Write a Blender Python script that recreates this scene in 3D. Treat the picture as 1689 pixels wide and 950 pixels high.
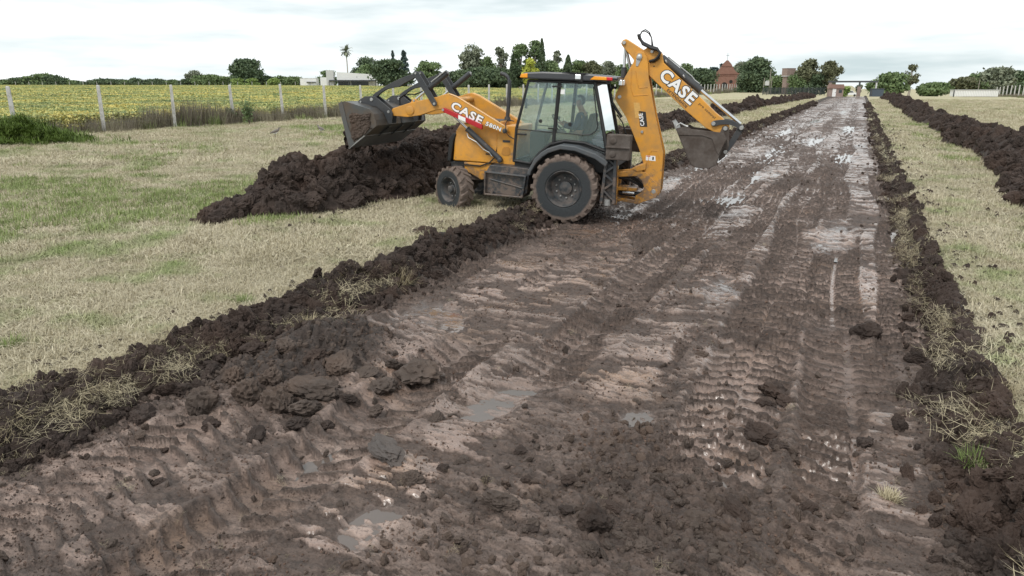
import bpy, bmesh, math, random
import numpy as np
from math import sin, cos, tan, atan, atan2, radians, pi, sqrt, exp
from mathutils import Matrix, Vector

random.seed(7); rng = np.random.default_rng(11)
scn = bpy.context.scene
for o in list(bpy.data.objects): bpy.data.objects.remove(o)
COL = scn.collection

# ---------------------------------------------------------------- camera, sky, sun, exposure
FPX = 1150.0; CH = 2.5; TILT = atan(336 / 1150.0)
cd = bpy.data.cameras.new('camera'); cam = bpy.data.objects.new('camera', cd); COL.objects.link(cam)
cd.sensor_width = 36; cd.lens = FPX / 1689 * 36; cd.clip_start = .05; cd.clip_end = 3000
cam.location = (0, 0, CH); cam.rotation_euler = (pi / 2 - TILT, 0, 0)
scn.camera = cam

SUN_EL, SUN_AZ = radians(52), radians(215)      # azimuth clockwise from +Y
world = bpy.data.worlds.new('World'); scn.world = world; world.use_nodes = True
nt = world.node_tree; nt.nodes.clear()
wo = nt.nodes.new('ShaderNodeOutputWorld'); bg = nt.nodes.new('ShaderNodeBackground')
sky = nt.nodes.new('ShaderNodeTexSky'); sky.sky_type = 'NISHITA'; sky.sun_disc = False
sky.sun_elevation = SUN_EL; sky.sun_rotation = SUN_AZ
tc = nt.nodes.new('ShaderNodeTexCoord')
mp = nt.nodes.new('ShaderNodeMapping'); mp.inputs['Scale'].default_value = (1.3, 1.3, 9.0); mp.inputs['Rotation'].default_value = (.05, .03, .4)
nz = nt.nodes.new('ShaderNodeTexNoise'); nz.inputs['Scale'].default_value = 1.6; nz.inputs['Detail'].default_value = 5; nz.inputs['Roughness'].default_value = .55
rp = nt.nodes.new('ShaderNodeValToRGB'); rp.color_ramp.elements[0].position = .34; rp.color_ramp.elements[1].position = .62
rp.color_ramp.elements[0].color = (5.0, 5.9, 6.1, 1); rp.color_ramp.elements[1].color = (10.8, 10.9, 10.9, 1)
mx = nt.nodes.new('ShaderNodeMixRGB'); mx.inputs[0].default_value = .96
bg.inputs['Strength'].default_value = .1
L = nt.links.new
L(tc.outputs['Generated'], mp.inputs[0]); L(mp.outputs[0], nz.inputs['Vector']); L(nz.outputs['Fac'], rp.inputs[0])
L(sky.outputs[0], mx.inputs[1]); L(rp.outputs[0], mx.inputs[2]); L(mx.outputs[0], bg.inputs['Color']); L(bg.outputs[0], wo.inputs[0])

sl = bpy.data.lights.new('sun', 'SUN'); sun = bpy.data.objects.new('sun', sl); COL.objects.link(sun)
sl.energy = 1.5; sl.angle = radians(14); sl.color = (1, .96, .9)
sdir = Vector((sin(SUN_AZ) * cos(SUN_EL), cos(SUN_AZ) * cos(SUN_EL), sin(SUN_EL)))
sun.rotation_euler = sdir.to_track_quat('Z', 'Y').to_euler()
vs = scn.view_settings; vs.view_transform = 'Standard'; vs.look = 'None'; vs.exposure = .37; vs.gamma = 1; vs.use_curve_mapping = False

# ---------------------------------------------------------------- helpers
RA = atan(.48)                                   # direction of the track
ES = (sin(RA), cos(RA)); ET = (cos(RA), -sin(RA))
def xy(s, t): return (s * ES[0] + t * ET[0], s * ES[1] + t * ET[1])
def st_of(x, y): return (x * ES[0] + y * ES[1], x * ET[0] + y * ET[1])
_C, _S = cos(TILT), sin(TILT)
def at(px, py, Y):                               # survey of the photograph: point of a sight line at distance Y
    u, up = px - 844.5, 475 - py
    f = FPX * _C + up * _S; d = -FPX * _S + up * _C
    return Vector((u * Y / f, Y, CH + d * Y / f))
def gp(px, py, z=0.0):                           # where a sight line meets level z
    u, up = px - 844.5, 475 - py
    k = (z - CH) / (-FPX * _S + up * _C)
    return (u * k, (FPX * _C + up * _S) * k)

def tag(o, label=None, cat=None, group=None, kind=None):
    if label: o['label'] = label
    if cat: o['category'] = cat
    if group: o['group'] = group
    if kind: o['kind'] = kind
    return o
def empty(name, loc=(0, 0, 0), rz=0, parent=None):
    o = bpy.data.objects.new(name, None); COL.objects.link(o); o.location = loc; o.rotation_euler = (0, 0, rz)
    o.empty_display_size = .2
    if parent: o.parent = parent
    return o
def mesh_np(name, V, Fq, m, parent=None, smooth=False):
    """V (n,3) float, Fq (m,k) int, all faces with k corners"""
    V = np.asarray(V, np.float32); Fq = np.asarray(Fq, np.int32)
    me = bpy.data.meshes.new(name); n, k = Fq.shape
    me.vertices.add(len(V)); me.vertices.foreach_set('co', V.ravel())
    me.loops.add(n * k); me.loops.foreach_set('vertex_index', Fq.ravel())
    me.polygons.add(n); me.polygons.foreach_set('loop_start', np.arange(0, n * k, k, dtype=np.int32))
    me.polygons.foreach_set('loop_total', np.full(n, k, np.int32))
    if smooth: me.polygons.foreach_set('use_smooth', np.ones(n, bool))
    me.update(calc_edges=True)
    if m: me.materials.append(m)
    o = bpy.data.objects.new(name, me); COL.objects.link(o)
    if parent: o.parent = parent
    return o
def attr(o, name, arr):
    a = o.data.attributes.new(name, 'FLOAT', 'POINT'); a.data.foreach_set('value', np.asarray(arr, np.float32).ravel())

class MB:
    def __init__(self): self.v = []; self.f = []
    def add(self, v, f):
        n = len(self.v); self.v += [tuple(p) for p in v]; self.f += [tuple(i + n for i in q) for q in f]; return self
    def box(self, x0, x1, y0, y1, z0, z1, M=None):
        v = [Vector((x, y, z)) for x in (x0, x1) for y in (y0, y1) for z in (z0, z1)]
        if M is not None: v = [M @ p for p in v]
        return self.add(v, [(0, 1, 3, 2), (4, 6, 7, 5), (0, 4, 5, 1), (2, 3, 7, 6), (0, 2, 6, 4), (1, 5, 7, 3)])
    def prism(self, poly, y0, y1):               # outline in (x,z), extruded along y
        n = len(poly)
        v = [(x, y0, z) for x, z in poly] + [(x, y1, z) for x, z in poly]
        f = [tuple(range(n)), tuple(range(2 * n - 1, n - 1, -1))] + [(i, i + n, (i + 1) % n + n, (i + 1) % n) for i in range(n)]
        return self.add(v, f)
    def tube(self, pts, r, seg=10, cap=True):
        pts = [Vector(p) for p in pts]; rs = r if isinstance(r, (list, tuple)) else [r] * len(pts)
        V = []; up = Vector((0, 0, 1))
        for i, p in enumerate(pts):
            d = (pts[min(i + 1, len(pts) - 1)] - pts[max(i - 1, 0)]).normalized()
            a = d.cross(up if abs(d.z) < .95 else Vector((0, 1, 0))).normalized(); b = d.cross(a)
            for k in range(seg):
                q = 2 * pi * k / seg; V.append(p + (a * cos(q) + b * sin(q)) * rs[i])
        F = []
        for i in range(len(pts) - 1):
            for k in range(seg):
                k2 = (k + 1) % seg; F.append((i * seg + k, i * seg + k2, (i + 1) * seg + k2, (i + 1) * seg + k))
        if cap: F += [tuple(range(seg - 1, -1, -1)), tuple(range((len(pts) - 1) * seg, len(pts) * seg))]
        return self.add(V, F)
    def lathe(self, prof, seg=32, axis='y', c=(0, 0, 0), close=False):   # prof: (axial, radius)
        V = []; n = len(prof)
        for a, r in prof:
            for k in range(seg):
                q = 2 * pi * k / seg
                p = (r * cos(q), a, r * sin(q)) if axis == 'y' else (r * cos(q), r * sin(q), a)
                V.append((p[0] + c[0], p[1] + c[1], p[2] + c[2]))
        F = [(i * seg + k, i * seg + (k + 1) % seg, (i + 1) * seg + (k + 1) % seg, (i + 1) * seg + k) for i in range(n - 1) for k in range(seg)]
        if not close: F += [tuple(range(seg - 1, -1, -1)), tuple(range((n - 1) * seg, n * seg))]
        return self.add(V, F)
    def build(self, name, m, parent=None, bevel=0, smooth=None, loc=None):
        me = bpy.data.meshes.new(name); me.from_pydata([tuple(p) for p in self.v], [], self.f)
        bm = bmesh.new(); bm.from_mesh(me); bmesh.ops.recalc_face_normals(bm, faces=bm.faces); bm.to_mesh(me); bm.free()
        if m: me.materials.append(m)
        o = bpy.data.objects.new(name, me); COL.objects.link(o)
        if parent: o.parent = parent
        if loc: o.location = loc
        if bevel:
            b = o.modifiers.new('b', 'BEVEL'); b.width = bevel; b.segments = 2; b.limit_method = 'ANGLE'; b.angle_limit = radians(40)
        if smooth is not None:
            me.polygons.foreach_set('use_smooth', np.ones(len(me.polygons), bool)); me.set_sharp_from_angle(angle=radians(smooth))
        return o

# ---------------------------------------------------------------- noise (numpy)
def _hash(a, b, seed):
    h = (a.astype(np.int64) * 374761393 + b.astype(np.int64) * 668265263 + seed * 974711 + 12345) & 0xffffffff
    h = ((h ^ (h >> 13)) * 1274126177) & 0xffffffff
    h = ((h ^ (h >> 16)) * 2246822519) & 0xffffffff
    return ((h ^ (h >> 15)) & 0xffffff) / float(0xffffff)
def vn(x, y, seed=0):
    xi = np.floor(x); yi = np.floor(y); fx = x - xi; fy = y - yi
    fx = fx * fx * fx * (fx * (fx * 6 - 15) + 10); fy = fy * fy * fy * (fy * (fy * 6 - 15) + 10)
    a = _hash(xi, yi, seed); b = _hash(xi + 1, yi, seed); c = _hash(xi, yi + 1, seed); d = _hash(xi + 1, yi + 1, seed)
    return (a + (b - a) * fx) * (1 - fy) + (c + (d - c) * fx) * fy
def fbm(x, y, o=4, seed=0, g=.5):
    r = 0; a = 1; n = 0
    for i in range(o):
        r = r + a * (vn(x + i * 17.3, y - i * 9.1, seed + i) - .5); n += a; a *= g; x = x * 2.03; y = y * 2.03
    return r / n * 2
def worley(x, y, seed=0):
    xi = np.floor(x); yi = np.floor(y); f1 = np.full(x.shape, 9.); f2 = np.full(x.shape, 9.); idv = np.zeros(x.shape)
    gx = np.zeros(x.shape); gy = np.zeros(x.shape)
    for i in (-1, 0, 1):
        for j in (-1, 0, 1):
            a = _hash(xi + i, yi + j, seed); b = _hash(xi + i, yi + j, seed + 51)
            dx = xi + i + .15 + .7 * a - x; dy = yi + j + .15 + .7 * b - y; d = np.sqrt(dx * dx + dy * dy)
            m = d < f1
            f2 = np.where(m, f1, np.minimum(f2, d)); f1 = np.where(m, d, f1)
            idv = np.where(m, _hash(xi + i, yi + j, seed + 77), idv); gx = np.where(m, dx, gx); gy = np.where(m, dy, gy)
    return f1, f2, idv, gx, gy
def clods(x, y, seed=0):                          # lumpy relief 0..1: every cell a tilted, rounded lump
    wx = x + .35 * fbm(x * 1.7, y * 1.7, 2, seed + 5); wy = y + .35 * fbm(x * 1.7 + 40, y * 1.7, 2, seed + 6)
    f1, f2, idv, gx, gy = worley(wx, wy, seed)
    e = np.clip((f2 - f1) * 2.2, 0, 1)
    top = .35 + .65 * idv + (gx * (idv * 17 % 1 - .5) + gy * (idv * 31 % 1 - .5)) * 1.1
    return np.clip(top, 0, 1.3) * (1 - (1 - e) ** 2.2)
def ss(a, b, x):
    u = np.clip((x - a) / (b - a), 0, 1); return u * u * (3 - 2 * u)

# ---------------------------------------------------------------- materials
def newmat(name):
    m = bpy.data.materials.new(name); m.use_nodes = True; t = m.node_tree
    return m, t, t.nodes['Principled BSDF']
def node(t, typ, ins=None, **kw):
    n = t.nodes.new(typ)
    for k, v in kw.items(): setattr(n, k, v)
    for k, v in (ins or {}).items():
        if hasattr(v, 'is_linked') or isinstance(v, bpy.types.NodeSocket): t.links.new(v, n.inputs[k])
        else: n.inputs[k].default_value = v
    return n
def c4(c): return (c[0], c[1], c[2], 1)
def noise_f(t, scale, detail=4, coord='Object', rough=.55, vscale=None):
    k = node(t, 'ShaderNodeTexCoord')
    src = k.outputs[coord] if coord != 'Position' else node(t, 'ShaderNodeNewGeometry').outputs['Position']
    if vscale: src = node(t, 'ShaderNodeMapping', {'Vector': src, 'Scale': vscale}).outputs[0]
    return node(t, 'ShaderNodeTexNoise', {'Vector': src, 'Scale': scale, 'Detail': detail, 'Roughness': rough}).outputs['Fac']
def ramp(t, fac, stops):
    r = node(t, 'ShaderNodeValToRGB', {'Fac': fac}); e = r.color_ramp.elements
    while len(e) < len(stops): e.new(.5)
    for i, (p, c) in enumerate(stops): e[i].position = p; e[i].color = c4(c) if len(c) == 3 else c
    return r.outputs[0]
def mixc(t, fac, a, b, mode='MIX'):
    n = node(t, 'ShaderNodeMixRGB', blend_type=mode)
    for i, v in ((0, fac), (1, a), (2, b)):
        if isinstance(v, bpy.types.NodeSocket): t.links.new(v, n.inputs[i])
        else: n.inputs[i].default_value = v if i == 0 else c4(v)
    return n.outputs[0]
def math_n(t, op, a, b=0.0, clamp=False):
    n = node(t, 'ShaderNodeMath', operation=op, use_clamp=clamp)
    for i, v in ((0, a), (1, b)):
        if isinstance(v, bpy.types.NodeSocket): t.links.new(v, n.inputs[i])
        else: n.inputs[i].default_value = v
    return n.outputs[0]
def bump(t, p, h, strength=.3, dist=.02):
    b = node(t, 'ShaderNodeBump', {'Height': h, 'Strength': strength, 'Distance': dist}); t.links.new(b.outputs[0], p.inputs['Normal'])

def simple(name, col, rough=.5, metal=0, var=.15, scale=6, dirt=None, dirt_amt=.5, dirt_scale=3, spec=None):
    m, t, p = newmat(name)
    f = noise_f(t, scale, 4)
    c = mixc(t, f, [v * (1 - var) for v in col], [min(1, v * (1 + var)) for v in col])
    if dirt:
        d = ramp(t, noise_f(t, dirt_scale, 6, rough=.65), [(.5 - .1, (0, 0, 0)), (.68, (dirt_amt,) * 3)])
        c = mixc(t, d, c, dirt)
        t.links.new(math_n(t, 'ADD', rough, math_n(t, 'MULTIPLY', d, .4), True), p.inputs['Roughness'])
    else: p.inputs['Roughness'].default_value = rough
    t.links.new(c, p.inputs['Base Color']); p.inputs['Metallic'].default_value = metal
    if spec is not None: p.inputs['Specular IOR Level'].default_value = spec
    return m
M = {}
MUD = (.085, .063, .05)
M['orange'] = simple('orange_paint', (.66, .30, .035), .38, var=.05, scale=2, dirt=(.30, .19, .09), dirt_amt=.6, dirt_scale=3.2)
def splash(m, amt):
    t = m.node_tree; p = t.nodes['Principled BSDF']; lk = p.inputs['Base Color'].links[0].from_socket
    z_ = node(t, 'ShaderNodeSeparateXYZ', {0: node(t, 'ShaderNodeTexCoord').outputs['Object']}).outputs[2]
    low = node(t, 'ShaderNodeMapRange', {'Value': z_, 'From Min': .35, 'From Max': 1.9, 'To Min': .16, 'To Max': -.10}).outputs[0]
    k = math_n(t, 'ADD', math_n(t, 'ADD', math_n(t, 'MULTIPLY', noise_f(t, 13, 7, rough=.7), .6), math_n(t, 'MULTIPLY', noise_f(t, 3, 3), .4)), low)
    k = ramp(t, k, [(.56, (0, 0, 0)), (.66, (amt,) * 3)])
    t.links.new(mixc(t, k, lk, (.17, .125, .10)), p.inputs['Base Color']); return m
splash(M['orange'], .75)
M['charcoal'] = simple('charcoal_paint', (.035, .039, .045), .45, var=.12, dirt=(.10, .085, .07), dirt_amt=.35)
M['fender'] = simple('fender_plastic', (.07, .078, .086), .5, var=.1, dirt=(.12, .10, .09), dirt_amt=.3)
M['black'] = simple('black_rubber', (.014, .014, .015), .55, var=.2)
M['roof'] = simple('roof_plastic', (.05, .053, .06), .35, var=.1)
M['steel'] = simple('bright_steel', (.62, .63, .64), .25, 1, var=.08)
M['pin'] = simple('pin_steel', (.42, .42, .41), .42, .7, var=.1)
M['bucket_steel'] = simple('bucket_steel', (.085, .088, .09), .42, .35, var=.25, dirt=(.13, .085, .05), dirt_amt=.8, dirt_scale=2.2)
M['mud_steel'] = simple('mud_caked_steel', (.105, .088, .078), .8, 0, var=.3, scale=8, dirt=(.055, .04, .032), dirt_amt=.8, dirt_scale=5)
M['white'] = simple('white_vinyl', (.82, .82, .82), .4, var=.03)
M['ink'] = simple('black_vinyl', (.02, .018, .016), .5)
M['red'] = simple('red_paint', (.42, .012, .02), .35, var=.08)
M['amber'] = simple('amber_lens', (.85, .33, .01), .2, var=.1)
M['redlens'] = simple('red_lens', (.6, .01, .012), .2, var=.1)
M['lamp'] = simple('clear_lamp', (.75, .78, .8), .12, .3)
M['seat'] = simple('seat_cloth', (.02, .02, .022), .8)
def glass_mat(name, tint, refl=1.0, keep=.9):
    m, t, p = newmat(name); t.nodes.remove(p); out = t.nodes['Material Output']
    tr = node(t, 'ShaderNodeBsdfTransparent', {'Color': c4(tint)}); gl = node(t, 'ShaderNodeBsdfGlossy', {'Roughness': .02, 'Color': c4((refl,) * 3)})
    df = node(t, 'ShaderNodeBsdfDiffuse', {'Color': c4((.42, .60, .64))})  # pale blue diffuse paints the hazy reflection on the panes into their colour
    fr = node(t, 'ShaderNodeFresnel', {'IOR': 1.5})
    a = node(t, 'ShaderNodeMixShader', {0: 1 - keep, 1: tr.outputs[0], 2: df.outputs[0]})
    b = node(t, 'ShaderNodeMixShader', {0: fr.outputs[0], 1: a.outputs[0], 2: gl.outputs[0]})
    t.links.new(b.outputs[0], out.inputs[0]); return m
M['glass'] = glass_mat('tinted_glass', (.93, .98, .98), keep=.91)
M['glass_far'] = glass_mat('clear_glass', (.95, .98, .98), keep=.93)
M['window_dark'] = simple('dark_window', (.05, .06, .065), .12, var=.3, scale=1.5)

def soil_mat(name, c0, c1, rough=.85, bscale=18, bstr=.6, wetattr=False):
    m, t, p = newmat(name)
    f = noise_f(t, 5, 8, 'Position', .65); f2 = noise_f(t, 1.1, 3, 'Position')
    c = mixc(t, ramp(t, f, [(.32, (0, 0, 0)), (.68, (1, 1, 1))]), c0, c1)
    c = mixc(t, ramp(t, f2, [(.45, (0, 0, 0)), (.7, (.5,) * 3)]), c, (c1[0] * 1.25, c1[1] * 1.05, c1[2] * .9))
    t.links.new(c, p.inputs['Base Color']); p.inputs['Roughness'].default_value = rough
    p.inputs['Specular IOR Level'].default_value = .35
    bump(t, p, noise_f(t, bscale, 8, 'Position', .7), bstr, .03)
    return m
M['soil'] = soil_mat('dark_soil', (.022, .015, .012), (.058, .041, .034))
M['soil_light'] = soil_mat('drier_soil', (.045, .033, .027), (.10, .076, .063))
M['soil_wet'] = soil_mat('wet_clod', (.05, .042, .038), (.10, .085, .078), rough=.45)

# track: loose crumbs against smeared wet mud (attribute smear), film of water (attribute wet)
m, t, p = newmat('track_mud'); M['track'] = m
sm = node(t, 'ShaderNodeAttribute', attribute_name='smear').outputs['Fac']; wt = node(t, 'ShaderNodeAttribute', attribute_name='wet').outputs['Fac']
film = node(t, 'ShaderNodeAttribute', attribute_name='film').outputs['Fac']
f = noise_f(t, 7, 8, 'Position', .68)
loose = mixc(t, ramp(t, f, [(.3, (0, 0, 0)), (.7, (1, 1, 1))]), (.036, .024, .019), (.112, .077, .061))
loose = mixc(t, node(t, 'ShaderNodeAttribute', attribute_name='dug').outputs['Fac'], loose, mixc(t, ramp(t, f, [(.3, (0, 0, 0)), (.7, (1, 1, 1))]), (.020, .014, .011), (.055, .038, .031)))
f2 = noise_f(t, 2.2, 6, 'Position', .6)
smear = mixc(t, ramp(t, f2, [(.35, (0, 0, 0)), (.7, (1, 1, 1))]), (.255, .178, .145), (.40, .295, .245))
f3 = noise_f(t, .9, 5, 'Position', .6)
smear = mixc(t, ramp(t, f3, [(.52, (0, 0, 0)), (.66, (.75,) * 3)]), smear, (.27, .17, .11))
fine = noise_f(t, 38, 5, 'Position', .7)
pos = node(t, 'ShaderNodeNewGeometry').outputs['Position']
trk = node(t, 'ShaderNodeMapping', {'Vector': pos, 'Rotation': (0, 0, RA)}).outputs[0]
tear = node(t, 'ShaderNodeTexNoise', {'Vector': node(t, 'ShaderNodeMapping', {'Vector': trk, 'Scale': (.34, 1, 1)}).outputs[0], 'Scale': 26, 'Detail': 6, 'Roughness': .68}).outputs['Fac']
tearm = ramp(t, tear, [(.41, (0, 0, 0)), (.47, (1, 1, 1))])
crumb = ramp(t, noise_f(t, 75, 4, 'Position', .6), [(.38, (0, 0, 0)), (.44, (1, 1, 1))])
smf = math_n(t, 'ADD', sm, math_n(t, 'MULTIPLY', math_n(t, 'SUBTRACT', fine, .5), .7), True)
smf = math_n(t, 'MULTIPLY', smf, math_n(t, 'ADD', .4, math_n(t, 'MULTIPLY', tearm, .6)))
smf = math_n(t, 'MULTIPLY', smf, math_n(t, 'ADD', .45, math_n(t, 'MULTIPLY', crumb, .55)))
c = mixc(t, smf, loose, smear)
t.links.new(c, p.inputs['Base Color'])
rr = math_n(t, 'SUBTRACT', .78, math_n(t, 'MULTIPLY', wt, .62)); rr = math_n(t, 'ADD', rr, math_n(t, 'MULTIPLY', math_n(t, 'SUBTRACT', fine, .5), .25), True)
filmm = math_n(t, 'MULTIPLY', ramp(t, math_n(t, 'ADD', film, math_n(t, 'MULTIPLY', math_n(t, 'SUBTRACT', tear, .5), .9)), [(.40, (0, 0, 0)), (.55, (1, 1, 1))]), .95)
rr = mixc(t, filmm, rr, (.2, .2, .2))
t.links.new(rr, p.inputs['Roughness']); p.inputs['Specular IOR Level'].default_value = .6
hgt = math_n(t, 'ADD', noise_f(t, 30, 8, 'Position', .72), math_n(t, 'MULTIPLY', math_n(t, 'ADD', tearm, math_n(t, 'MULTIPLY', crumb, .5)), .35)); bump(t, p, hgt, .55, .025); bn = [x_ for x_ in t.nodes if x_.bl_idname == 'ShaderNodeBump'][0]
t.links.new(math_n(t, 'MULTIPLY', math_n(t, 'SUBTRACT', .8, math_n(t, 'MULTIPLY', wt, .40), True), math_n(t, 'SUBTRACT', 1.0, math_n(t, 'MULTIPLY', filmm, .88))), bn.inputs['Strength'])

m, t, p = newmat('puddle_water'); M['water'] = m
p.inputs['Base Color'].default_value = (.11, .085, .072, 1); p.inputs['Roughness'].default_value = .06; p.inputs['Specular IOR Level'].default_value = .8
bump(t, p, noise_f(t, 9, 4, 'Position'), .06, .02)

def patch_factor(t):                              # where the mown sward is green rather than straw
    a = noise_f(t, .9, 6, 'Position', .66, (1, 1, 1)); b = noise_f(t, .16, 3, 'Position', .5, (2.2, 1, 1))
    return math_n(t, 'ADD', a, math_n(t, 'MULTIPLY', math_n(t, 'SUBTRACT', b, .5), .45))
STRAW0, STRAW1, GREEN0, GREEN1 = (.33, .285, .185), (.60, .54, .40), (.16, .21, .07), (.30, .36, .14)
m, t, p = newmat('mown_grass_ground'); M['ground'] = m
pf = patch_factor(t); f = noise_f(t, 14, 8, 'Position', .75); f5 = noise_f(t, 3, 5, 'Position', .7, (2.2, .6, 1))
straw = mixc(t, ramp(t, f, [(.3, (0, 0, 0)), (.7, (1, 1, 1))]), (.26, .22, .14), (.54, .485, .345))
straw = mixc(t, ramp(t, f5, [(.4, (0, 0, 0)), (.75, (.6,) * 3)]), straw, (.56, .51, .37))
green = mixc(t, f, (.17, .20, .08), (.34, .38, .18))
c = mixc(t, ramp(t, pf, [(.48, (0, 0, 0)), (.68, (.75,) * 3)]), straw, green)
t.links.new(c, p.inputs['Base Color']); p.inputs['Roughness'].default_value = .95; p.inputs['Specular IOR Level'].default_value = .1
bump(t, p, noise_f(t, 22, 8, 'Position', .75), .7, .05)

def blade_mat(name, lo, hi, green=None, g0=.5, g1=.66, trans=.25):
    m, t, p = newmat(name)
    r = node(t, 'ShaderNodeObjectInfo').outputs['Random']; f = noise_f(t, 9, 3, 'Position', .6)
    k = math_n(t, 'MULTIPLY', math_n(t, 'ADD', r, f), .5)
    c = mixc(t, ramp(t, k, [(.25, (0, 0, 0)), (.75, (1, 1, 1))]), lo, hi)
    if green:
        gcol = mixc(t, r, green[0], green[1])
        c = mixc(t, ramp(t, patch_factor(t), [(g0, (0, 0, 0)), (g1, (1, 1, 1))]), c, gcol)
    t.links.new(c, p.inputs['Base Color']); p.inputs['Roughness'].default_value = .7; p.inputs['Specular IOR Level'].default_value = .2
    return m
M['straw'] = blade_mat('straw_blades', STRAW0, STRAW1, (GREEN0, GREEN1), .50, .72)
M['green_blade'] = blade_mat('green_blades', GREEN0, GREEN1)
M['dry'] = blade_mat('dry_straw', (.27, .225, .14), (.48, .42, .29))
M['weed'] = blade_mat('dark_weeds', (.12, .10, .08), (.26, .235, .17))
M['bush_blade'] = blade_mat('lush_grass', (.07, .115, .018), (.17, .22, .04))

# ---------------------------------------------------------------- terrain
def base_z(s, t):
    rise = 1.25 * (1 - np.exp(-np.clip(-t - 37, 0, None) / 80.0))
    drop = .0022 * np.clip(s - 176, 0, 140) ** 1.6 * ss(-16, -4, t)
    return rise - drop
def ground_z(s, t):
    return base_z(s, t) + .035 * fbm(s * .35, t * .35, 3, 3) + .012 * fbm(s * 2.1, t * 2.1, 2, 9)

PUD = [(13.8, -.1, 1.35, .42), (5.28, -1.36, .27, .17), (5.15, -2.55, .5, .24), (6.75, -4.45, .75, .5), (19.2, -4.7, 2.6, .45), (17.9, -2.6, 1.0, .4),
       (23.4, -2.3, 2.2, .36), (30.8, -2.9, 3.2, .42), (14.0, 1.0, 3.6, .15), (22.0, 1.0, 3.0, .14), (29.5, -.06, 2.2, .36), (38.2, -1.8, 3.4, .42), (27, -4.6, 4, .4),
       (9.5, -1.35, .9, .22), (50, -.4, 4, .4), (60, -2.6, 5, .5), (45, -3.6, 4, .4), (80, -1.2, 6, .5), (4.55, -.55, .16, .1), (4.75, -.28, .12, .08), (3.0, -2.5, .35, .14), (3.6, -3.3, .4, .12), (36, .3, 2.0, .3)]
LUG = [(-5.2, .34, 6.3, 15, 0), (-4.45, .36, -2, 3.7, 1), (-2.45, .34, 5.2, 40, 2), (-.72, .40, 4.4, 32, 3), (.25, .42, -2, 8.2, 4), (.84, .27, 7.6, 60, 5),
       (-3.75, .34, 8.4, 60, 6), (-1.55, .3, 12, 70, 7), (-4.6, .33, 15, 90, 8), (-.3, .33, 15.5, 120, 9), (-2.9, .30, 22, 150, 10), (-1.62, .30, 6.2, 11.8, 11), (-3.35, .33, -2, 6.2, 12), (-3.15, .32, 9.5, 40, 13), (-.05, .33, 8.4, 15, 14)]
FLOOR = -.2
def track_fields(s, t):
    n = lambda k, o=3, sd=0: fbm(s * k, t * k, o, sd)
    e1 = fbm(s * .9, s * 0 + 3.3, 3, 21); e2 = fbm(s * .9, s * 0 + 8.3, 3, 22)
    tl = -5.72 + .22 * e1 - .22 * ss(9, 4, s); tr = 1.27 + .14 * e2
    lo = FLOOR + .035 * n(.5, 3, 1)
    # zones
    heap = np.exp(-(((s - 5.2) / 1.15) ** 2 + ((t + 4.65) / .75) ** 2) * 1.2)
    loose = np.clip(.5 * ss(.12, .5, n(.42, 3, 31)) + 1.0 * np.exp(-((t - .95) / .42) ** 2 * ss(9, 6, s)) * ss(9, 6, s)
                    + .9 * np.exp(-(((s - 3.7) / 1.2) ** 2 + ((t + .9) / .75) ** 2)) + .6 * np.exp(-(((s - 4.6) / .9) ** 2 + ((t + 1.7) / .6) ** 2))
                    + .55 * np.exp(-((t + 1.35) / .25) ** 2) * ss(5.5, 7, s) * ss(13, 9, s)
                    + 1.1 * heap + .7 * np.exp(-((t - tl - .75) / .22) ** 2), 0, 1)
    smz = np.zeros_like(s)
    for ps, pt, rs, rt in ((9.9, -3.35, 2.0, .62), (9.0, -1.55, 1.6, .42), (6.4, -1.8, 1.5, .38), (6.9, -4.2, 1.2, .65), (13.8, -.1, 1.7, .45), (4.9, -2.6, 1.0, .4), (14.5, -2.0, 2.2, .4), (19, -4.6, 3.5, .5), (24, -2.2, 3, .4), (3.1, -2.6, .9, .35), (5.2, .55, 1.6, .25), (30, -3.6, 4, .5), (27, .4, 4, .4)):
        d = np.sqrt(((s - ps) / rs) ** 2 + ((t - pt) / rt) ** 2) + .5 * n(1.1, 3, 54); smz = np.maximum(smz, ss(1.1, .75, d))
    loose = loose * (1 - .85 * smz)
    z = lo + 0 * s
    # tyre tracks with lug prints
    lugm = np.zeros_like(s); ridm = np.zeros_like(s)
    for tc_, w, s0, s1, sd in LUG:
        cen = tc_ + .10 * np.sin(s * .33 + sd * 1.7) * ss(0, 12, s) + .05 * np.sin(s * .9 + sd)
        u = (t - cen) / w
        msk = ss(1.12, .86, np.abs(u)) * ss(s0 - .5, s0 + .6, s) * ss(s1 + .6, s1 - .5, s)
        msk = msk * (.55 + .45 * ss(-.35, .15, fbm(s * .7, t * .7, 2, 60 + sd)))
        msk = msk * (1 - .9 * smz)
        pr = .165 if sd % 3 else .19
        side = np.where(u > 0, 0., .5)
        ph = s / pr + side + (.85 * np.abs(u) ** 1.5) * (1 if sd % 2 else -1) + .12 * n(2.2, 2, 80 + sd)
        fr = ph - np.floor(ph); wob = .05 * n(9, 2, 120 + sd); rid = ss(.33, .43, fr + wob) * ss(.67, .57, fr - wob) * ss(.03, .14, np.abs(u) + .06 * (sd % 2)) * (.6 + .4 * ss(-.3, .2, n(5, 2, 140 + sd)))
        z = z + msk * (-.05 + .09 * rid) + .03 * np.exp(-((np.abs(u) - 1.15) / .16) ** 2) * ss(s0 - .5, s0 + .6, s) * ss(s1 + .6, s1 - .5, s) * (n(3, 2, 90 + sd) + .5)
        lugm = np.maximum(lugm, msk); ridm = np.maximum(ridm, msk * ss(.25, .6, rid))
    # drag streaks and chatter ripples of the smeared floor
    streak = fbm(s * .8, t * 11, 3, 41); rip = fbm(s * 6.5 + 1.2 * n(.9, 2, 47), t * 1.9, 4, 42, .6); rip2 = fbm(s * 19, t * 6.5, 3, 48, .6)
    fl = ss(-.065, -.03, rip + .25 * n(.7, 2, 49)); fl2 = ss(-.12, -.06, rip2)
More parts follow.
